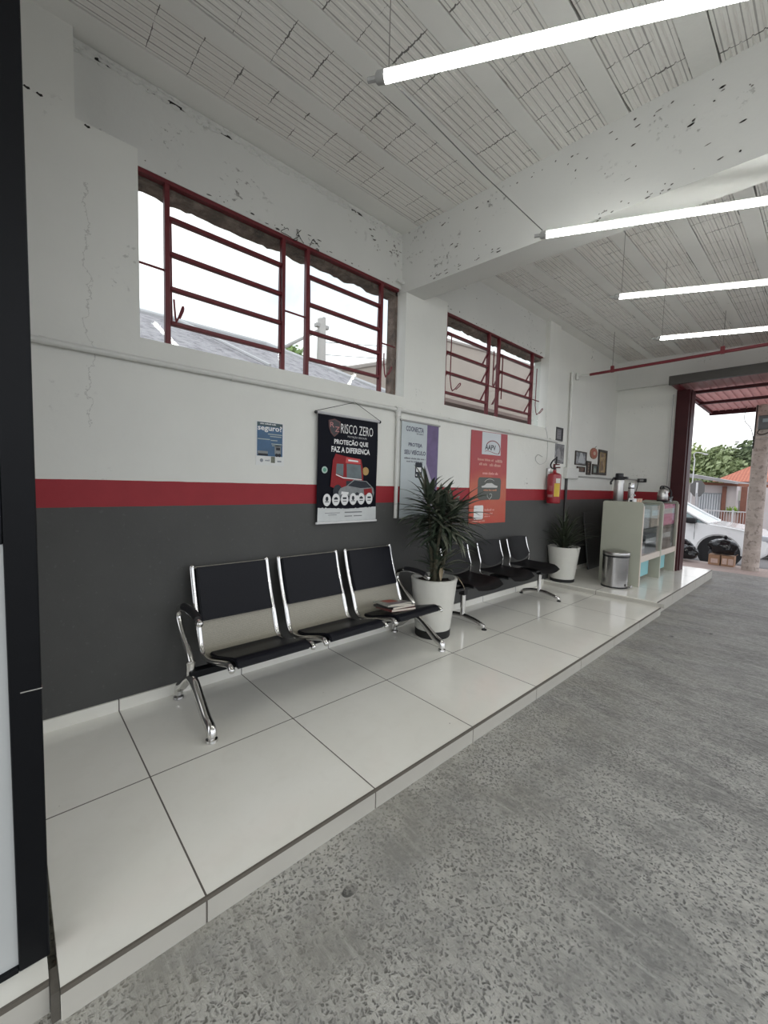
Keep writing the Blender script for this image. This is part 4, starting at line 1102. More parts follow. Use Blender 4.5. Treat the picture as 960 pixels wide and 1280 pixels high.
t = thing('round_plaque', (-.04, 6.9, 1.78), 'round reddish wooden plaque hanging above the small frames', 'plaque')
def rdisc(bm, cy, cz, ry, rz, x0, x1): prism(bm, disc(cy, cz, ry, rz, 32), 'x', x0, x1)
bm = B(); rdisc(bm, 6.90, 1.865, .135, .088, -.039, -.022); obj('plate', bm, M('plaque_wood', (.33,.15,.09), .45, 0, .2, 12), t, 40)
bm = B(); rdisc(bm, 6.90, 1.865, .10, .064, -.022, -.019); obj('ring', bm, M('plaque_red', (.40,.10,.07), .45), t, 40)
bm = B(); rdisc(bm, 6.90, 1.865, .05, .03, -.019, -.017); obj('centre', bm, M('plaque_cream', (.55,.40,.30), .45), t, 40)
bm = B(); tube(bm, [(-.03, 6.93, 1.95), (-.03, 6.99, 1.985)], .003, 6); obj('hook', bm, rubber, t)

# ------------------------------------------------------------------ fire extinguisher
ex, ey = .105, 5.305
t = thing('fire_extinguisher', (ex, ey, 1.10), 'red fire extinguisher with a yellow label hung on the wall', 'fire extinguisher')
bm = B(); lathe(bm, [(0,1.10),(.078,1.10),(.084,1.108),(.086,1.12),(.086,1.455),(.082,1.475),(.06,1.492),(.03,1.50),(.022,1.51),(.022,1.535),(0,1.535)], ex, ey, 32); obj('cylinder', bm, M('extinguisher_red', (.30,.012,.022), .28, 0, .05, 6, coat=.3), t, 40)
bm = B(); tube(bm, [(ex, ey, 1.53), (ex, ey, 1.575)], [.02,.016], 12); box(bm, ex-.012, ex+.07, ey-.012, ey+.012, 1.56, 1.575, .003); box(bm, ex-.012, ex+.06, ey-.012, ey+.012, 1.60, 1.613, .003); box(bm, ex-.02, ex+.004, ey-.012, ey+.012, 1.555, 1.615, .003); obj('valve', bm, M('dark_red_valve', (.12,.015,.02), .4), t)
bm = B(); tube(bm, smooth_pts([(ex+.01, ey-.01, 1.555), (ex-.01, ey-.07, 1.56), (ex-.01, ey-.10, 1.60), (ex+.0, ey-.06, 1.655), (ex+.01, ey+.01, 1.69)], 6), .0095, 10); tube(bm, [(ex+.012, ey+.012, 1.71), (ex+.01, ey+.01, 1.615)], [.009,.012], 10); obj('hose', bm, rubber, t, 40)
def cyl_label(bm, a0, a1, z0, z1, r=.0868, n=10):
    pr = None
    for i in range(n+1):
        a = a0+(a1-a0)*i/n; c, s = cos(a), sin(a)
        q = (bm.verts.new((ex+r*c, ey+r*s, z0)), bm.verts.new((ex+r*c, ey+r*s, z1)))
        if pr: bm.faces.new((pr[0], q[0], q[1], pr[1]))
        pr = q
    return bm
va = math.atan2(-ey, 2.613-ex)       # label faces the room
obj('yellow_label', cyl_label(B(), va+.05, va+.95, 1.19, 1.36), M('label_yellow', (.62,.42,.03), .4, 0, .1, 40), t)
obj('white_label', cyl_label(B(), va+.25, va+.98, 1.365, 1.425), M('label_white', (.6,.58,.52), .4), t)
obj('pale_print', cyl_label(B(), va-.95, va-.1, 1.18, 1.215), M('label_pink', (.42,.20,.20), .5), t)
obj('printed_block', cyl_label(B(), va-.7, va-.2, 1.26, 1.33), M('label_rose', (.38,.10,.10), .5, 0, .5, 60), t)
bm = B(); box(bm, .0, .03, ey-.03, ey+.03, 1.44, 1.56, .004); box(bm, .02, ex-.02, ey-.008, ey+.008, 1.50, 1.515); obj('bracket', bm, steel, t)

# ------------------------------------------------------------------ display counter and what stands on it
t = thing('display_counter', (.73, 6.85, .052), 'pale green display counter with glass front and teal base panels', 'counter')
X0, X1 = .49, .972
def side(y0, y1):
    bm = B(); prism(bm, [(X0, .052), (X1+.006, .052)] + [(X1-.045+.045*cos(a), 1.105+.045*sin(a)) for a in [i*pi/12 for i in range(7)]] + [(X0+.03+.03*cos(a), 1.12+.03*sin(a)) for a in [pi/2+i*pi/12 for i in range(7)]], 'y', y0, y1)
    return bm
for nm, a in (('side_panel', 5.965), ('divider', 6.86), ('side_panel', 7.68)):
    p_ = obj(nm, side(a, a+.028), counter_mat, t)
    bm = B(); box(bm, X1-.001, X1+.009, a-.001, a+.029, .056, 1.10, .003); obj('edge_band', bm, counter_edge if nm != 'divider' else M('sage_edge', (.47,.47,.40), .45), p_)
bm = B(); box(bm, X0+.01, X0+.03, 5.99, 7.68, .10, 1.12); obj('back_panel', bm, counter_mat, t)
bm = B(); box(bm, X0+.01, .965, 5.993, 7.68, 1.125, 1.135, .002); obj('top_glass', bm, m_glass('top_glass', (.90,.94,.92), .05), t)
for a, b_ in ((5.993, 6.86), (6.888, 7.68)):
    bm = B(); box(bm, X0+.03, X1, a, b_, .365, .445, .003); obj('shelf', bm, counter_edge, t)
    bm = B(); box(bm, X1-.016, X1-.010, a, b_, .445, 1.11); obj('front_glass', bm, case_glass, t)
    bm = B(); box(bm, X0+.03, .95, a, b_, .788, .796); obj('glass_shelf', bm, case_glass, t)
    bm = B(); box(bm, .86, .88, a, b_-.16, .12, .365); obj('base_panel', bm, teal, t)
# goods inside the case
def goods(nm, y0, y1, x0, x1, z0, z1, mat, label, cat, kind='box'):
    t = thing(nm, ((x0+x1)/2, (y0+y1)/2, z0), label, cat)
    bm = B(); box(bm, x0, x1, y0, y1, z0, z1, .006); obj('body', bm, mat, t)
    bm = B(); box(bm, x1, x1+.001, y0+.02, y1-.02, z0+(z1-z0)*.55, z0+(z1-z0)*.8); obj('band', bm, paper_w if kind == 'box' else print_dark, t)
    return t
goods('pink_carton', 7.02, 7.62, .80, .945, .80, 1.105, pinkm, 'bright pink carton in the upper half of the far glass bay', 'carton')
goods('cream_carton', 6.44, 6.80, .80, .945, .80, 1.09, M('cream_card', (.66,.54,.42), .6, 0, .1, 10), 'cream carton in the upper half of the near glass bay', 'carton')
goods('white_carton', 6.04, 6.36, .78, .945, .80, 1.05, M('white_card', (.66,.64,.62), .6, 0, .25, 14), 'white carton left of the cream one in the near glass bay', 'carton')
goods('charcoal_case', 6.30, 6.80, .74, .93, .448, .70, M('charcoal_case', (.03,.045,.045), .3, 0, .5, 12), 'charcoal case in the lower half of the near glass bay', 'case')
goods('dark_green_case', 6.95, 7.55, .74, .93, .448, .74, M('dark_green_case', (.025,.04,.037), .3, 0, .5, 12), 'dark case in the lower half of the far glass bay', 'case')
goods('folded_cloth', 6.02, 6.26, .74, .94, .448, .60, M('grey_cloth', (.36,.33,.33), .8, 0, .4, 20), 'folded grey cloth at the near end of the lower glass shelf', 'cloth')
ZT = 1.1355
satin = M('satin_steel', (.50,.49,.48), .36, 1., .1, 20)
# airpot
ax_, ay_ = .575, 6.26
t = thing('airpot_flask', (ax_, ay_, ZT), 'large steel airpot flask with black pump lid on the counter', 'thermos')
bm = B(); lathe(bm, [(0,ZT),(.058,ZT),(.062,ZT+.01),(.062,ZT+.285),(.056,ZT+.305),(0,ZT+.305)], ax_, ay_, 32); obj('body', bm, satin, t, 40)
bm = B(); lathe(bm, [(.060,ZT+.30),(.066,ZT+.31),(.066,ZT+.335),(.05,ZT+.345),(.05,ZT+.385),(.044,ZT+.392),(0,ZT+.392)], ax_, ay_, 28); box(bm, ax_-.01, ax_+.10, ay_-.02, ay_+.05, ZT+.315, ZT+.345, .008); obj('pump_lid', bm, plastic_bk, t, 40)
bm = B(); tube(bm, smooth_pts([(ax_-.05, ay_-.05, ZT+.33), (ax_-.075, ay_-.085, ZT+.27), (ax_-.07, ay_-.09, ZT+.235)], 5), .013, 8); obj('handle', bm, plastic_bk, t, 40)
bx_, by_ = .70, 6.36
t = thing('thermos_flask', (bx_, by_, ZT), 'slim steel thermos flask standing right of the airpot', 'thermos')
bm = B(); lathe(bm, [(0,ZT),(.036,ZT),(.038,ZT+.008),(.038,ZT+.19),(0,ZT+.19)], bx_, by_, 28); obj('body', bm, satin, t, 40)
bm = B(); lathe(bm, [(.0385,ZT+.185),(.0385,ZT+.20)], bx_, by_, 28); obj('ring', bm, plastic_bk, t, 40)
bm = B(); lathe(bm, [(.036,ZT+.198),(.036,ZT+.255),(.030,ZT+.265),(0,ZT+.265)], bx_, by_, 28); obj('cup_lid', bm, M('bright_steel', (.6,.6,.6), .2, 1), t, 40)
# tray, sugar pot and cups
t = thing('napkin_holder', (.80, 6.12, ZT), 'small white and dark napkin holder at the near end of the counter', 'napkin holder')
bm = B(); box(bm, .765, .835, 6.05, 6.16, ZT, ZT+.055, .008); obj('body', bm, print_w, t)
bm = B(); box(bm, .785, .815, 6.0493, 6.0498, ZT+.012, ZT+.035); obj('slot', bm, print_dark, t)
for i, (xx_, yy_, hh, lb) in enumerate(((.82, 6.235, .05, 'left-hand peach paper cup beside the napkin holder'), (.83, 6.30, .045, 'middle peach paper cup of the three on the counter'), (.82, 6.365, .05, 'right-hand peach paper cup of the three on the counter'))):
    t = thing('paper_cup', (xx_, yy_, ZT), lb, 'cup', 'paper cups on the counter')
    bm = B(); lathe(bm, [(0,ZT),(.017,ZT),(.024,ZT+hh),(.022,ZT+hh),(.016,ZT+.004),(0,ZT+.004)], xx_, yy_, 20); obj('body', bm, M('peach_paper', (.66,.42,.32), .6), t, 40)
    bm = B(); tube(bm, [(xx_+.0235*cos(a), yy_+.0235*sin(a), ZT+hh) for a in [2*pi*i_/20 for i_ in range(21)]], .0018, 5); obj('rim', bm, M('peach_rim', (.75,.55,.45), .6), t, 40)
t = thing('sugar_dispenser', (.74, 6.20, ZT), 'small clear sugar dispenser with steel spout behind the napkin holder', 'dispenser')
bm = B(); lathe(bm, [(0,ZT),(.026,ZT),(.028,ZT+.05),(.022,ZT+.075),(0,ZT+.075)], .75, 6.22, 20); obj('jar', bm, M('milky_glass', (.55,.53,.50), .2), t, 40)
bm = B(); tube(bm, smooth_pts([(.75,6.22,ZT+.075),(.755,6.225,ZT+.10),(.775,6.26,ZT+.105),(.78,6.27,ZT+.085)], 4), .006, 8); obj('spout', bm, chrome, t, 40)
bm = B(); prism(bm, [(.60,5.998),(.66,5.998),(.66,6.16),(.60,6.16)], 'z', ZT, ZT+.008); tag(obj('serving_tray', bm, steel), 'small steel tray lying left of the airpot on the counter', 'tray')
# kettle and glass
kx_, ky_ = .80, 7.50
t = thing('electric_kettle', (kx_, ky_, ZT), 'steel electric kettle with black base and handle at the far end of the counter', 'kettle')
bm = B(); lathe(bm, [(0,ZT),(.075,ZT),(.078,ZT+.008),(.07,ZT+.022),(0,ZT+.022)], kx_, ky_, 28); obj('base', bm, plastic_bk, t, 40)
bm = B(); lathe(bm, [(.068,ZT+.022),(.074,ZT+.03),(.073,ZT+.09),(.064,ZT+.15),(.048,ZT+.19),(.02,ZT+.205),(0,ZT+.207)], kx_, ky_, 32); obj('body', bm, satin, t, 40)
bm = B(); tube(bm, smooth_pts([(kx_-.03,ky_-.035,ZT+.195),(kx_-.01,ky_-.06,ZT+.235),(kx_+.05,ky_+.02,ZT+.225),(kx_+.095,ky_+.06,ZT+.15),(kx_+.09,ky_+.06,ZT+.06)], 6), .010, 8); lathe(bm, [(.03,ZT+.203),(.026,ZT+.215),(.012,ZT+.22),(.012,ZT+.235),(0,ZT+.24)], kx_, ky_, 20); obj('handle', bm, plastic_bk, t, 40)
bm = B(); prism(bm, [(kx_+.05,ky_-.07),(kx_+.085,ky_-.06),(kx_+.06,ky_-.035)], 'z', ZT+.13, ZT+.165); obj('spout', bm, steel, t)
t = thing('drinking_glass', (.86, 7.66, ZT), 'small clear drinking glass right of the kettle', 'glass')
bm = B(); lathe(bm, [(0,ZT),(.024,ZT),(.029,ZT+.075),(.027,ZT+.075),(.022,ZT+.006),(0,ZT+.006)], .875, 7.645, 20); obj('body', bm, m_glass('clear_glass', (.85,.88,.88), .12), t, 40)
bm = B(); tube(bm, [(.875+.028*cos(a), 7.645+.028*sin(a), ZT+.075) for a in [2*pi*i/20 for i in range(21)]], .0016, 5); obj('rim', bm, M('glass_rim', (.7,.72,.72), .1), t, 40)
# pedal bin
cx, cy, z0 = .752, 5.785, .052
t = thing('pedal_bin', (cx, cy, z0), 'steel pedal bin with domed lid in front of the counter', 'bin')
bm = B(); lathe(bm, [(.0,z0+.018),(.152,z0+.018),(.152,z0+.40),(0,z0+.40)], cx, cy, 48); obj('body', bm, steel, t, 40)
bm = B(); lathe(bm, [(0,z0),(.150,z0),(.155,z0+.004),(.155,z0+.018),(0,z0+.02)], cx, cy, 40); obj('base_ring', bm, rubber, t, 40)
bm = B(); lathe(bm, [(.1535,z0+.392),(.1545,z0+.40),(.1545,z0+.412),(.1535,z0+.415)], cx, cy, 48); obj('collar', bm, plastic_bk, t, 40)
bm = B(); lathe(bm, [(.155,z0+.414),(.157,z0+.42),(.157,z0+.447),(.15,z0+.456),(.09,z0+.468),(0,z0+.473)], cx, cy, 48); obj('lid', bm, M('lid_steel', (.45,.44,.43), .32, 1, .1, 12), t, 40)
bm = B(); box(bm, cx+.13, cx+.20, cy-.04, cy+.0, z0+.02, z0+.03, .004); box(bm, cx+.19, cx+.205, cy-.05, cy+.01, z0+.018, z0+.05, .005); obj('pedal', bm, steel, t)
# boards leaning on the wall behind the counter
bm = B(); prism(bm, [(6.62,.052),(7.15,.052),(7.15,.95),(6.60,.94)], 'x', 0, .02)
bmesh.ops.transform(bm, matrix=Matrix.Translation((.085,0,.052)) @ Matrix.Rotation(radians(-7),4,'Y') @ Matrix.Translation((0,0,-.052)), verts=bm.verts)
tag(obj('leaning_board', bm, M('grey_board', (.085,.085,.088), .6, 0, .1, 4)), 'dark grey board leaning against the wall behind the counter', 'board')

# ------------------------------------------------------------------ garage door, open overhead, and its column
t = sthing('trim_15', (.92, 7.85, 0))
bm = B(); box(bm, .835, 1.005, 7.72, 7.80, .052, 2.86, .004); obj('column_face', bm, maroon, t)
bm = B(); box(bm, .95, 1.02, 7.80, 8.02, .052, 2.86, .004); obj('column_return', bm, maroon, t)
bm = B(); tube(bm, [(.80, 7.70, 2.8), (.80, 7.70, .9)], .008, 8); obj('cable_conduit', bm, M('pale_grey_pipe', (.42,.41,.40), .5), t, 40)
t = sthing('door_1', (3., 8.6, 2.8))
xl, xr = .875, 5.1; ya, yb = 7.22, 10.1
zd = lambda y: 2.90-.02*(y-ya)
bm = B()
nr = 42; prof = []
for i in range(nr):
    u = xl+.02+(xr-xl-.04)*i/nr; w_ = (xr-xl-.04)/nr
    prof += [(u, .0), (u+w_*.12, .018), (u+w_*.88, .018), (u+w_, 0)]
for (a, b_) in ((ya+.03, yb-.03),):
    A0 = [bm.verts.new((u, a, zd(a)+h)) for u, h in prof]; A1 = [bm.verts.new((u, b_, zd(b_)+h)) for u, h in prof]
    for i in range(len(prof)-1): bm.faces.new((A0[i], A0[i+1], A1[i+1], A1[i]))
bmesh.ops.solidify(bm, geom=list(bm.faces), thickness=.003)
obj('door_sheet', bm, door_red, t)
for a, nm in ((xl, 'side_rail'), (xr, 'side_rail')):
    bm = B(); prism(bm, [(ya, zd(ya)-.035), (yb, zd(yb)-.035), (yb, zd(yb)+.03), (ya, zd(ya)+.03)], 'x', a-.025, a+.025); obj(nm, bm, red_steel, t)
bm = B(); box(bm, xl-.03, xr+.03, ya-.03, ya+.03, zd(ya)-.05, zd(ya)+.075, .004); obj('end_rail', bm, M('dark_bronze_rail', (.06,.055,.05), .45, 0, .2, 10), t)
bm = B(); box(bm, xl-.03, xr+.03, yb-.03, yb+.03, zd(yb)-.06, zd(yb)+.05, .004); obj('end_rail', bm, maroon, t)
for y in (8.05, 9.0):
    bm = B(); box(bm, xl, xr, y-.028, y+.028, zd(y)-.045, zd(y)-.001, .003); obj('cross_rail', bm, maroon, t)
for y in (7.6,):
    bm = B(); box(bm, xl+.02, xl+.06, ya, yb-.9, zd(y)-.03, zd(y)-.01); obj('brace', bm, red_steel, t)

# ------------------------------------------------------------------ the street
bm = B(); box(bm, -14, 14, 9.25, 10.35, -.4, -.095)
struct(obj('trim_18', bm, m_brickpave(), fix='world'))
asph = M('asphalt', (.21,.20,.20), .85, 0, .15, 6, .3, 80)
bm = B(); prism(bm, [(10.35,-.5),(60,-2.2),(60,-2.6),(10.35,-.9)], 'x', -40, 40)
struct(obj('road', bm, asph, fix='world')).name = 'floor_street'
bm = B(); box(bm, -40, -.24, -20, 10.3, -.8, -.45)
struct(obj('yard', bm, M('yard_earth', (.26,.24,.20), .9, 0, .2, 4), fix='world')).name = 'floor_yard'

def car(x0, y0, zg, paint, label, flip=False):
    t = thing('parked_car', (x0, y0, zg), label, 'car')
    def arc(cx, r, z0, n=12):
        a0 = math.asin((z0-.36)/r)
        return [(cx+r*cos(a), .36+r*sin(a)) for a in [pi-a0-(pi-2*a0)*i/n for i in range(n+1)]]
    body = [(.06,.36)] + arc(.86,.43,.34) + [(1.4,.30),(3.0,.29)] + arc(3.52,.43,.34) + [(4.28,.30),(4.42,.42),(4.44,.62),(4.40,.80),(4.22,.93),(3.85,1.01),(3.3,1.08),(2.95,1.12),(1.8,1.14),(.25,1.17),(.05,1.08),(0,.75)]
    cab = [(3.28,1.07),(2.95,1.25),(2.45,1.56),(2.2,1.63),(1.3,1.67),(.6,1.60),(.12,1.16)]
    def fx(p): return ((4.44-p[0]) if flip else p[0])+x0
    W_ = 1.78
    bm = B(); prism(bm, [(fx(p), p[1]+zg) for p in body], 'y', y0, y0+W_)
    bmesh.ops.recalc_face_normals(bm, faces=bm.faces)
    for v in bm.verts:      # tumblehome and tapered nose
        z = v.co.z-zg; l = (v.co.x-x0) if not flip else 4.44-(v.co.x-x0); c = (v.co.y-y0-W_/2)
        s = 1-.10*max(0, (z-.6)/.55)**1.5 - .12*max(0, (l-3.7)/.74)**2 - .05*max(0, (.5-l)/.5)**2
        v.co.y = y0+W_/2+c*s
    bmesh.ops.bevel(bm, geom=[e for e in bm.edges if abs(e.verts[0].co.y-e.verts[1].co.y) < .3], offset=.035, segments=3, affect='EDGES')
    obj('body', bm, paint, t, 30)
    bm = B(); n = len(cab)
    lo = []; hi = []
    for sgn in (-1, 1):
        row = []
        for p in cab:
            hw = W_/2*.90-.20*max(0, (p[1]-1.12)/.5)
            row.append(bm.verts.new((fx(p), y0+W_/2+sgn*hw, p[1]+zg)))
        lo.append(row)
    for i in range(n-1): bm.faces.new((lo[0][i], lo[0][i+1], lo[1][i+1], lo[1][i]))
    bm.faces.new(lo[0]); bm.faces.new(lo[1][::-1])
    obj('greenhouse', bm, car_glass, t)
    # roof and pillars
    bm = B()
    for sgn in (-1, 1):
        pts = []
        for p in cab:
            hw = W_/2*.90-.20*max(0, (p[1]-1.12)/.5); pts.append((fx(p), y0+W_/2+sgn*hw, p[1]+zg))
        tube(bm, smooth_pts(pts, 4), .035, 8)
        hwb = W_/2*.9; tube(bm, [(fx((1.9,0)), y0+W_/2+sgn*(hwb+.005), 1.12+zg), (fx((1.8,0)), y0+W_/2+sgn*(hwb-.19), 1.62+zg)], .03, 8)
    rp = cab[2:6]
    A0 = [bm.verts.new((fx(p), y0+W_/2-(.58), p[1]+zg+.012)) for p in rp]; A1 = [bm.verts.new((fx(p), y0+W_/2+.58, p[1]+zg+.012)) for p in rp]
    for i in range(3): bm.faces.new((A0[i], A0[i+1], A1[i+1], A1[i]))
    obj('roof', bm, paint, t, 40)
    for cx_ in (.86, 3.52):
        bm = B(); prism(bm, [(fx((cx_+.425*cos(a), 0)), zg+.36+.425*sin(a)) for a in [2*pi*i/28 for i in range(28)]], 'y', y0+.03, y0+.5); obj('wheel_arch', bm, tyre, t, 40)
        for q, (ya_, yb_) in enumerate(((y0+.005, y0+.21), (y0+W_-.21, y0+W_-.005))):
            bm = B(); prism(bm, [(fx((cx_+.33*cos(a), 0)), zg+.34+.33*sin(a)) for a in [2*pi*i/28 for i in range(28)]], 'y', ya_, yb_); wh = obj('wheel', bm, tyre, t, 40)
            bm = B()
            ys = ya_-.006 if q == 0 else yb_
            prism(bm, [(fx((cx_+.19*cos(a), 0)), zg+.34+.19*sin(a)) for a in [2*pi*i/10 for i in range(10)]], 'y', ys, ys+.006); obj('rim', bm, alloy, wh)
    for sgn in (0, 1):
        yy_ = y0-.10 if sgn == 0 else y0+W_-.06
        bm = B(); box(bm, fx((2.95,0))-.12, fx((2.95,0))+.10, yy_, yy_+.16, 1.05+zg, 1.20+zg, .03, 3); obj('mirror', bm, plastic_bk if sgn == 0 else paint, t, 40)
        yy_ = y0+.10 if sgn == 0 else y0+W_-.42
        bm = B(); box(bm, min(fx((4.2,0)), fx((4.44,0))), max(fx((4.2,0)), fx((4.44,0))), yy_, yy_+.32, .72+zg, .86+zg, .03, 3); obj('headlamp', bm, M('headlamp', (.5,.52,.55), .1), t, 40)
    for l in (1.15, 2.05, 3.02):
        bm = B(); box(bm, fx((l,0))-.004, fx((l,0))+.004, y0-.002, y0+.01, .42+zg, 1.05+zg); obj('door_seam', bm, M('seam', (.1,.1,.1), .6), t)
    bm = B(); box(bm, min(fx((4.30,0)), fx((4.45,0))), max(fx((4.30,0)), fx((4.45,0))), y0+.35, y0+W_-.35, .36+zg, .52+zg, .02); obj('bumper_intake', bm, plastic_bk, t)
    return t
car(-2.80, 13.0, -.56, car_white, 'white car parked at the kerb behind the bin bags, front wheel showing')
car(.95, 17.0, -.80, car_black, 'black car on the far side of the street, right of the utility pole', True)

# utility pole
t = thing('utility_pole', (1.645, 9.95, -.095), 'thick weathered concrete utility pole on the pavement outside the door', 'pole')
bm = B(); tube(bm, [(1.645, 9.95, -.12), (1.648, 9.95, 2.4), (1.652, 9.95, 7.6)], [.125,.113,.09], 20); obj('shaft', bm, m_pole(), t, 40)
bm = B(); box(bm, 1.60, 1.86, 9.74, 9.83, 2.42, 2.66, .015); obj('meter_box', bm, M('grey_meter_box', (.11,.13,.14), .3, 0, .2, 10), t)
bm = B(); box(bm, 1.66, 1.82, 9.735, 9.742, 2.54, 2.60); obj('meter_window', bm, M('meter_window', (.35,.45,.48), .15), t)
for z in (2.32, 2.26):
    bm = B(); tube(bm, [(1.648+.118*cos(a), 9.95+.118*sin(a), z) for a in [2*pi*i/24 for i in range(25)]], .006, 6); obj('strap', bm, M('strap_steel', (.45,.43,.42), .4, .5), t, 40)
bm = B(); tube(bm, smooth_pts([(1.62,9.80,2.42),(1.60,9.78,2.36),(1.66,9.77,2.33),(1.74,9.78,2.36),(1.78,9.79,2.42)], 5), .008, 6); tube(bm, [(1.545, 9.88, 2.1), (1.57, 9.88, 3.2), (1.58, 9.88, 5)], .010, 6)
tube(bm, smooth_pts([(1.57,9.88,3.2),(1.42,9.9,2.9),(1.40,9.9,2.62),(1.50,9.9,2.45),(1.55,9.88,2.2)], 5), .005, 6)
obj('cable', bm, rubber, t, 40)

# bin bags and boxes
def bag(c, r, sq, label, seed):
    t = thing('bin_bag', (c[0], c[1], c[2]-r*sq[2]), label, 'rubbish bag', 'black bin bags by the kerb')
    bm = B(); ball(bm, (0,0,0), r, 4, (1,1,1))
    for v in bm.verts:
        d = v.co.normalized(); q = d*2.2+Vector((seed*3.1, seed, 0))
        k_ = 1+.16*noise.noise(q)+.12*abs(noise.noise(q*2.3))-.07*abs(noise.noise(q*5))
        v.co = Vector((d.x*r*k_*sq[0], d.y*r*k_*sq[1], d.z*r*k_*sq[2]))
        if v.co.z < -r*sq[2]*.82: v.co.z = -r*sq[2]*.82
        v.co += Vector((c[0], c[1], c[2]-r*sq[2]*.18))
    obj('bag', bm, bag_mat, t, 60)
    bm = B(); tube(bm, smooth_pts([(c[0],c[1],c[2]+r*sq[2]*.7),(c[0]+.015,c[1],c[2]+r*sq[2]*.95),(c[0]+.05,c[1]+.01,c[2]+r*sq[2]*1.1)], 4), [.03,.022,.018,.015,.02,.03,.035,.03,.02], 8); obj('knot', bm, bag_mat, t, 60)
    return t
bag((.66, 10.10, .105), .175, (1.05,.75,.85), 'black bin bag lowest of the pair left of the boxes', 1)
bag((.47, 10.42, .155), .21, (1.15,.7,1.0), 'black bin bag half hidden by the door column', 2)
bag((1.215, 10.13, .285), .205, (1.1,.75,.80), 'black bin bag lying on top of the two cardboard boxes', 3)
for x0_, x1_, lb, sd in ((1.02, 1.195, 'left cardboard box under the black bin bag', 0), (1.215, 1.405, 'right cardboard box with white patches under the black bin bag', 1)):
    t = thing('cardboard_box', ((x0_+x1_)/2, 10.1, -.095), lb, 'box', 'cardboard boxes by the kerb')
    bm = B(); box(bm, x0_, x1_, 10.03, 10.24, -.095, .10, .003); obj('carton', bm, card_mat, t)
    bm = B()
    if sd: box(bm, x0_+.015, x0_+.085, 10.0285, 10.0295, -.06, .05); box(bm, x0_+.105, x1_-.01, 10.0285, 10.0295, -.065, .05)
    else: box(bm, x0_+.04, x1_-.03, 10.0285, 10.0295, -.055, .03)
    obj('label_patch', bm, M('faded_label', (.66,.50,.44), .6, 0, .25, 30), t)
    bm = B(); prism(bm, [(x0_, .10), (x1_, .10), (x1_+.03, .13), (x1_+.028, .134), (x1_-.002, .104), (x0_, .104)], 'y', 10.04, 10.23); obj('flap', bm, card_mat, t)

# stop sign seen from behind
t = thing('street_sign', (-.96, 19.5, -1.1), 'grey back of an octagonal street sign on a thin post across the road', 'sign')
bm = B(); prism(bm, [(-.985+.245*cos(pi/8+i*pi/4), 1.43+.335*sin(pi/8+i*pi/4)) for i in range(8)], 'y', 19.50, 19.515); obj('plate', bm, M('grey_plate', (.17,.165,.16), .5, .3), t)
bm = B(); tube(bm, [(-.985, 19.47, -1.2), (-.985, 19.47, 1.25)], .035, 8); obj('post', bm, M('pale_post', (.45,.45,.46), .5), t, 40)
bm = B(); box(bm, -1.03, -.97, 19.46, 19.5, 1.10, 1.66); obj('clamp_bar', bm, print_w, t)
# street lamp
t = thing('street_lamp', (-1.65, 22., -1.3), 'thin pale street lamp with a curved arm in front of the trees', 'street lamp')
bm = B(); tube(bm, [(-1.70, 22., -1.3), (-1.62, 22., 2.7)], .024, 8); obj('post', bm, M('lamp_grey', (.66,.66,.66), .5), t, 40)
bm = B(); tube(bm, smooth_pts([(-1.62,22,2.7),(-1.66,22,2.92),(-1.55,22,2.99),(-1.3,22,2.93)], 5), .022, 8); ball(bm, (-1.25,22,2.9), .05, 2, (1.8,1,.7)); obj('arm', bm, M('lamp_white', (.6,.6,.58), .5), t, 40)
# fence
t = thing('garden_fence', (-.3, 20., -1.2), 'low white railing in front of the house across the road', 'fence')
fw = M('fence_white', (.66,.64,.64), .5)
for x in (-1.6, -.75, .05, .8):
    bm = B(); box(bm, x-.03, x+.03, 19.97, 20.03, -1.2, .66); obj('post', bm, fw, t)
bm = B()
for z in (.60, -.55): box(bm, -2.2, 1.6, 19.985, 20.015, z-.02, z+.02)
obj('rail', bm, fw, t)
bm = B()
for i in range(48): box(bm, -2.2+.08*i-.007, -2.2+.08*i+.007, 19.993, 20.007, -.9, .62)
tag(obj('picket', bm, fw, t), 'thin white pickets', 'picket'); del D.objects[[o.name for o in t.children if o.name.startswith('picket')][0]]['category']
# house across the road
HY = 24.
t = thing('house', (-1., 26., -1.3), 'low pale house with a flat grey roof, red-brown posts and a curtained window', 'house')
hw_ = M('pale_pink_render', (.70,.64,.63), .8, 0, .06, 2)
bm = B(); box(bm, -6, -.40, HY, HY+4, -1.6, 1.72); box(bm, -.40, 2.2, HY+.9, HY+4, -1.6, 1.66); obj('wall', bm, hw_, t)
bm = B(); prism(bm, [(-6,2.35),(-2.4,2.02),(-.33,1.68),(-.33,1.78),(-2.4,2.20),(-6,2.52)], 'y', HY-1.0, HY+4.2); obj('roof', bm, M('grey_roof_sheet', (.34,.33,.33), .8, 0, .2, 3), t)
bm = B(); prism(bm, [(-1.62,1.64),(2.2,1.50),(2.2,1.62),(-1.62,1.76)], 'y', HY-.2, HY-.02); obj('fascia', bm, M('orange_wood', (.30,.12,.075), .6, 0, .2, 6), t)
for x, w_ in ((-.80,.07), (-.12,.10)):
    bm = B(); box(bm, x-w_, x+w_, HY-.2, HY-.04, -1.5, 1.58); obj('post', bm, M('brown_post', (.23,.09,.06), .6, 0, .2, 6), t)
bm = B(); box(bm, -1.75, -.88, HY-.03, HY, -1.0, 1.27); wn = obj('window', bm, M('curtain_grey', (.38,.40,.42), .7), t)
bm = B()
for i in range(9): tube(bm, [(-1.70+.095*i, HY-.045, -1.0), (-1.69+.095*i, HY-.045, 1.22)], .032, 8)
obj('curtain', bm, M('white_curtain', (.66,.68,.70), .7), wn, 40)
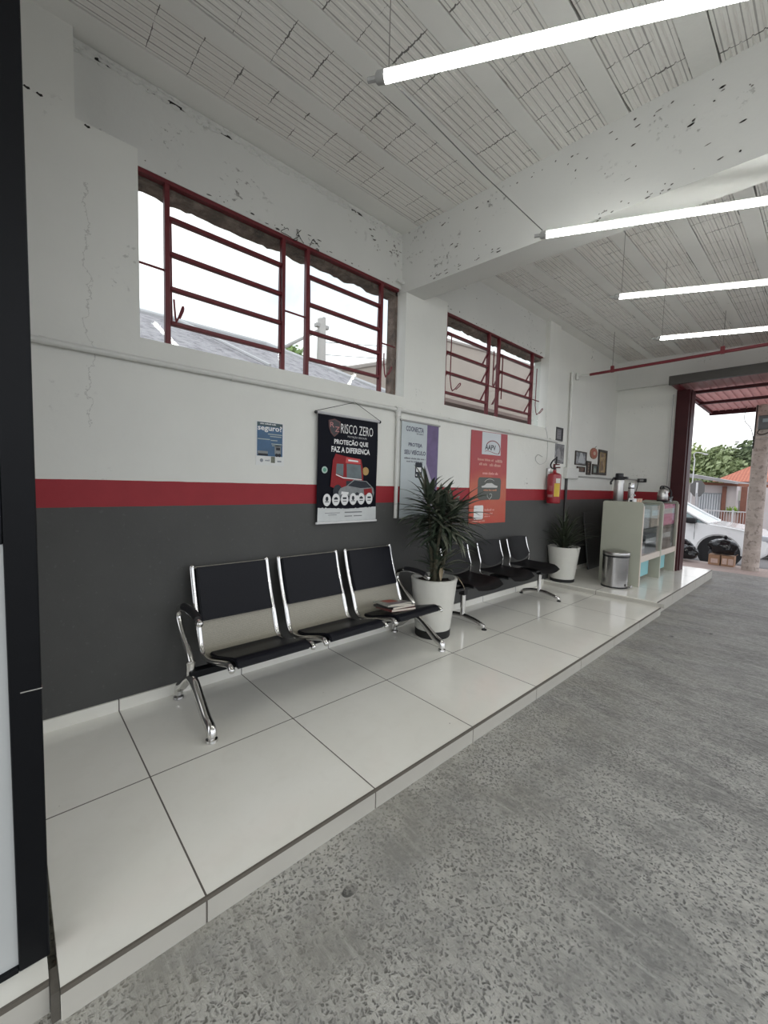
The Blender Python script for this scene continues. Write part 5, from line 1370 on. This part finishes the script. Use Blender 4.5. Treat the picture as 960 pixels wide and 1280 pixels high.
bm = B(); box(bm, -.70, -.24, HY+.55, HY+.62, .95, 1.40); obj('awning', bm, M('pale_awning', (.60,.62,.56), .7), t)
bm = B(); box(bm, -.70, -.22, HY+.86, HY+.9, .25, .95); obj('window', bm, M('pane_grey', (.30,.28,.27), .3), t)
bm = B(); box(bm, -.85, .0, HY-.1, HY+.1, -1.5, .45); obj('parapet', bm, M('salmon_wall', (.50,.34,.30), .8), t)
t = thing('garden_shrub', (-.45, 23.6, .45), 'bright lime green plant on the parapet of the house across the road', 'shrub')
bl = B()
for i in range(70): leaf(bl, (-.45+rg.uniform(-.14,.14), 23.75, .42), rg.uniform(0,6.28), rg.uniform(.15,.36), rg.uniform(.3,1.4), .8, .03, 4)
obj('foliage', bl, m_leaf('lime_leaf', (.25,.42,.05), (.42,.60,.12)), t, None, fix=False)
bs = B(); tube(bs, [(-.45,23.75,.40),(-.45,23.75,.55)], .05, 8); obj('stem', bs, stem_mat, t)
# red roofed house behind
t = thing('house', (-.5, 31., -1.3), 'white house with a red clay tile roof behind the low pale one', 'house')
bm = B(); box(bm, -1.75, 4., 30.2, 36, -1.6, 2.05); obj('wall', bm, M('white_render', (.70,.70,.72), .8), t)
bm = B(); P0 = [(-2.2,29.6,1.92), (4.6,29.6,1.92), (4.6,36.5,1.92), (-2.2,36.5,1.92)]; R0 = [(-.55,33.,3.15), (3.2,33.,3.15)]
vs = [bm.verts.new(p) for p in P0]+[bm.verts.new(p) for p in R0]
for f in ((0,1,5,4),(1,2,5),(2,3,4,5),(3,0,4),(3,2,1,0)): bm.faces.new([vs[i] for i in f])
obj('roof', bm, m_rooftile(), t)
# trees behind the houses
def tree(x, y, z0, blobs, n, c1, c2, label, size=.30, group='trees behind the houses', seed=1):
    t = thing('tree', (x, y, z0), label, 'tree', group)
    R_ = random.Random(seed)
    bl = B(); bi = B()
    for (bx, by, bz, r) in blobs:
        for i in range(n):
            d = Vector((R_.gauss(0,1), R_.gauss(0,1), R_.gauss(0,1))).normalized()
            q = r*(.62+.45*R_.random()); q *= 1+.25*noise.noise(d*2+Vector((bx,bz,0)))
            p = Vector((bx, by, bz))+Vector((d.x*q, d.y*q, d.z*q*.85))
            a = Vector((R_.gauss(0,1), R_.gauss(0,1), R_.gauss(0,1)+.6)).normalized(); u = a.orthogonal().normalized(); v = a.cross(u)
            s = size*R_.uniform(.5,1.2)
            bl.faces.new([bl.verts.new(p+u*s), bl.verts.new(p+v*s*.55), bl.verts.new(p-u*s), bl.verts.new(p-v*s*.55)])
        ball(bi, (bx, by, bz), r*.68, 2, (1,1,.85))
    nm = 'leaf_'+label[:14]
    obj('foliage', bl, m_leaf(nm, c1, c2, .6), t, None, fix=False)
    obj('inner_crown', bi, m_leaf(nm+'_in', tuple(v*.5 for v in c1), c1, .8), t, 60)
    bs = B(); tube(bs, [(x, y, z0), (x+.1, y, z0+1.8), (x, y, blobs[0][2])], [.3,.24,.15], 10)
    for (bx, by, bz, r) in blobs[1:]: tube(bs, [(x+.1, y, z0+1.8), ((x+bx)/2, (y+by)/2, (z0+1.8+bz)/2+.3), (bx, by, bz)], [.16,.11,.06], 7)
    obj('trunk', bs, stem_mat, t, 40)
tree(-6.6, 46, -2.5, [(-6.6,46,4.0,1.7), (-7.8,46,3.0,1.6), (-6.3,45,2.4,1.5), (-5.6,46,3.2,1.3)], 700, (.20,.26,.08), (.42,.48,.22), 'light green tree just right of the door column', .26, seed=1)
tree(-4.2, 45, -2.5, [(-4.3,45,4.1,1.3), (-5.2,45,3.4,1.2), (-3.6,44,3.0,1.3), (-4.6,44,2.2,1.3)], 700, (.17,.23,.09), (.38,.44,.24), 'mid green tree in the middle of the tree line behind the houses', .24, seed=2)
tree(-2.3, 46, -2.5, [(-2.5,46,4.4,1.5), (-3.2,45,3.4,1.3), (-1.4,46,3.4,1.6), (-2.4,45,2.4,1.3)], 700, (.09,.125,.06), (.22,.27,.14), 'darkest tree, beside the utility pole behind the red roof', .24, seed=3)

# ------------------------------------------------------------------ what the side windows look onto
t = thing('neighbour_house', (-6., 2., -.5), 'grey fibre-cement hipped roof of the house seen low in the near window', 'house')
bm = B(); P0 = [(-3.6,-4.,3.05), (-3.6,6.2,3.05), (-9.,6.2,3.05), (-9.,-4,3.05)]; R0 = [(-6.,-1.5,4.22), (-6.,4.25,4.25)]
vs = [bm.verts.new(p) for p in P0]+[bm.verts.new(p) for p in R0]
for f in ((0,1,5,4),(1,2,5),(2,3,4,5),(3,0,4),(3,2,1,0)): bm.faces.new([vs[i] for i in f])
m, nt, b = new_mat('mossy_fibre_cement'); k = N(nt); p = k.pos()
k.l(k.ramp(k.noise(p, 7, 6, .7), [(.35,(.20,.185,.20)), (.5,(.36,.34,.36)), (.7,(.46,.43,.45))]), b.inputs['Base Color']); b.inputs['Roughness'].default_value = .85
obj('roof', bm, m, t)
bm = B(); tube(bm, [(-6.,-1.5,4.24), (-6.,4.25,4.27), (-3.6,6.2,3.07)], .05, 8); tube(bm, [(-5.95,2.3,4.30), (-4.7,2.75,3.675), (-3.62,3.15,3.13)], .028, 6); obj('ridge_cap', bm, M('pale_ridge', (.58,.57,.58), .7), t)
bm = B(); box(bm, -8.6, -4.0, -3.6, 5.8, -.5, 3.05); obj('wall', bm, M('grey_render', (.45,.44,.43), .8), t)
t = thing('neighbour_building', (-8., 12., -.5), 'beige rendered building with a sloping top seen through the side windows', 'building')
bm = B(); prism(bm, [(5.55,-.5),(17.5,-.5),(17.5,6.2),(12.7,6.0),(10.35,5.83),(7.75,4.58),(5.55,3.85)], 'x', -9.5, -6.); obj('wall', bm, M('beige_render', (.45,.38,.33), .8, 0, .08, 1.5), t)
bm = B(); tube(bm, [(-6.,5.45,3.86), (-6.,7.75,4.61), (-6.,10.35,5.86), (-6.,12.7,6.03), (-6.,17.5,6.23)], .06, 6); obj('coping', bm, M('coping', (.40,.35,.32), .8), t)
bm = B(); box(bm, -6.02, -5.96, 5.7, 17.5, 3.55, 3.65); box(bm, -6.0, -5.0, 9.0, 17.5, 3.66, 3.76); box(bm, -5.96, -5.9, 11.55, 11.68, -.5, 3.66); obj('ledge', bm, M('brown_ledge', (.23,.17,.15), .8), t)
bm = B(); box(bm, -6.01, -5.99, 9.1, 17.4, -.4, 3.5); obj('lower_wall', bm, M('taupe_render', (.30,.25,.23), .8), t)
t = thing('utility_pole', (-12., 9.65, -.5), 'pale concrete utility pole seen through the near side window', 'pole')
bm = B(); tube(bm, [(-12, 9.65, -.5), (-12, 9.65, 7.9)], [.24,.17], 14); obj('shaft', bm, M('pale_pole', (.52,.49,.47), .8), t, 40)
bm = B(); box(bm, -12.1, -11.9, 9.35, 9.95, 7.55, 7.68); box(bm, -12.05, -11.95, 9.7, 9.8, 7.68, 8.0); tube(bm, [(-12, 9.55, 7.45), (-12, 7.9, 6.35)], .06, 8); obj('crossarm', bm, M('grey_arm', (.42,.40,.39), .7), t)
for i, (z0_, z1_, lb) in enumerate(((7.0, 9.2, 'topmost overhead wire beyond the near window'), (6.5, 8.5, 'middle overhead wire beyond the near window'), (6.1, 8.0, 'lowest overhead wire beyond the near window'))):
    bm = B(); tube(bm, [(-12,9.65,z0_), (-12.5,14,(z0_+z1_)/2-.15), (-13,19,z1_)], .012, 6); tag(obj('overhead_wire', bm, rubber, None, 40), lb, 'wire', 'overhead wires')
tree(-13., 8.9, -.5, [(-13.,8.75,6.15,.75), (-13.2,9.3,5.7,.8), (-12.9,8.5,5.6,.7)], 420, (.16,.26,.07), (.34,.46,.16), 'sunlit green tree beside the pole in the near window', .16, 'trees beyond the windows', 5)

# ------------------------------------------------------------------ sky, exposure
w = D.worlds.new('overcast'); S.world = w; w.use_nodes = True; nt = w.node_tree; k = N(nt)
bg = nt.nodes['Background']; tc = k.n('ShaderNodeTexCoord').outputs['Generated']
cl = k.noise(k.mapv(tc, (1.2,1.2,2.6), (0,0,.9), (3.1,1.7,.4)), 2.2, 6, .55, .4)
k.l(k.ramp(cl, [(.38, (.46,.50,.57)), (.50, (.60,.63,.67)), (.60, (.86,.87,.89)), (.68, (1.,1.,1.))]), bg.inputs[0])
bg.inputs[1].default_value = 1.08
S.view_settings.view_transform = 'Standard'; S.view_settings.look = 'None'
S.view_settings.gamma = 1.; S.view_settings.use_curve_mapping = False
S.view_settings.exposure = 1.10
S.cycles.max_bounces = 8; S.cycles.diffuse_bounces = 5; S.cycles.glossy_bounces = 4; S.cycles.transparent_max_bounces = 16
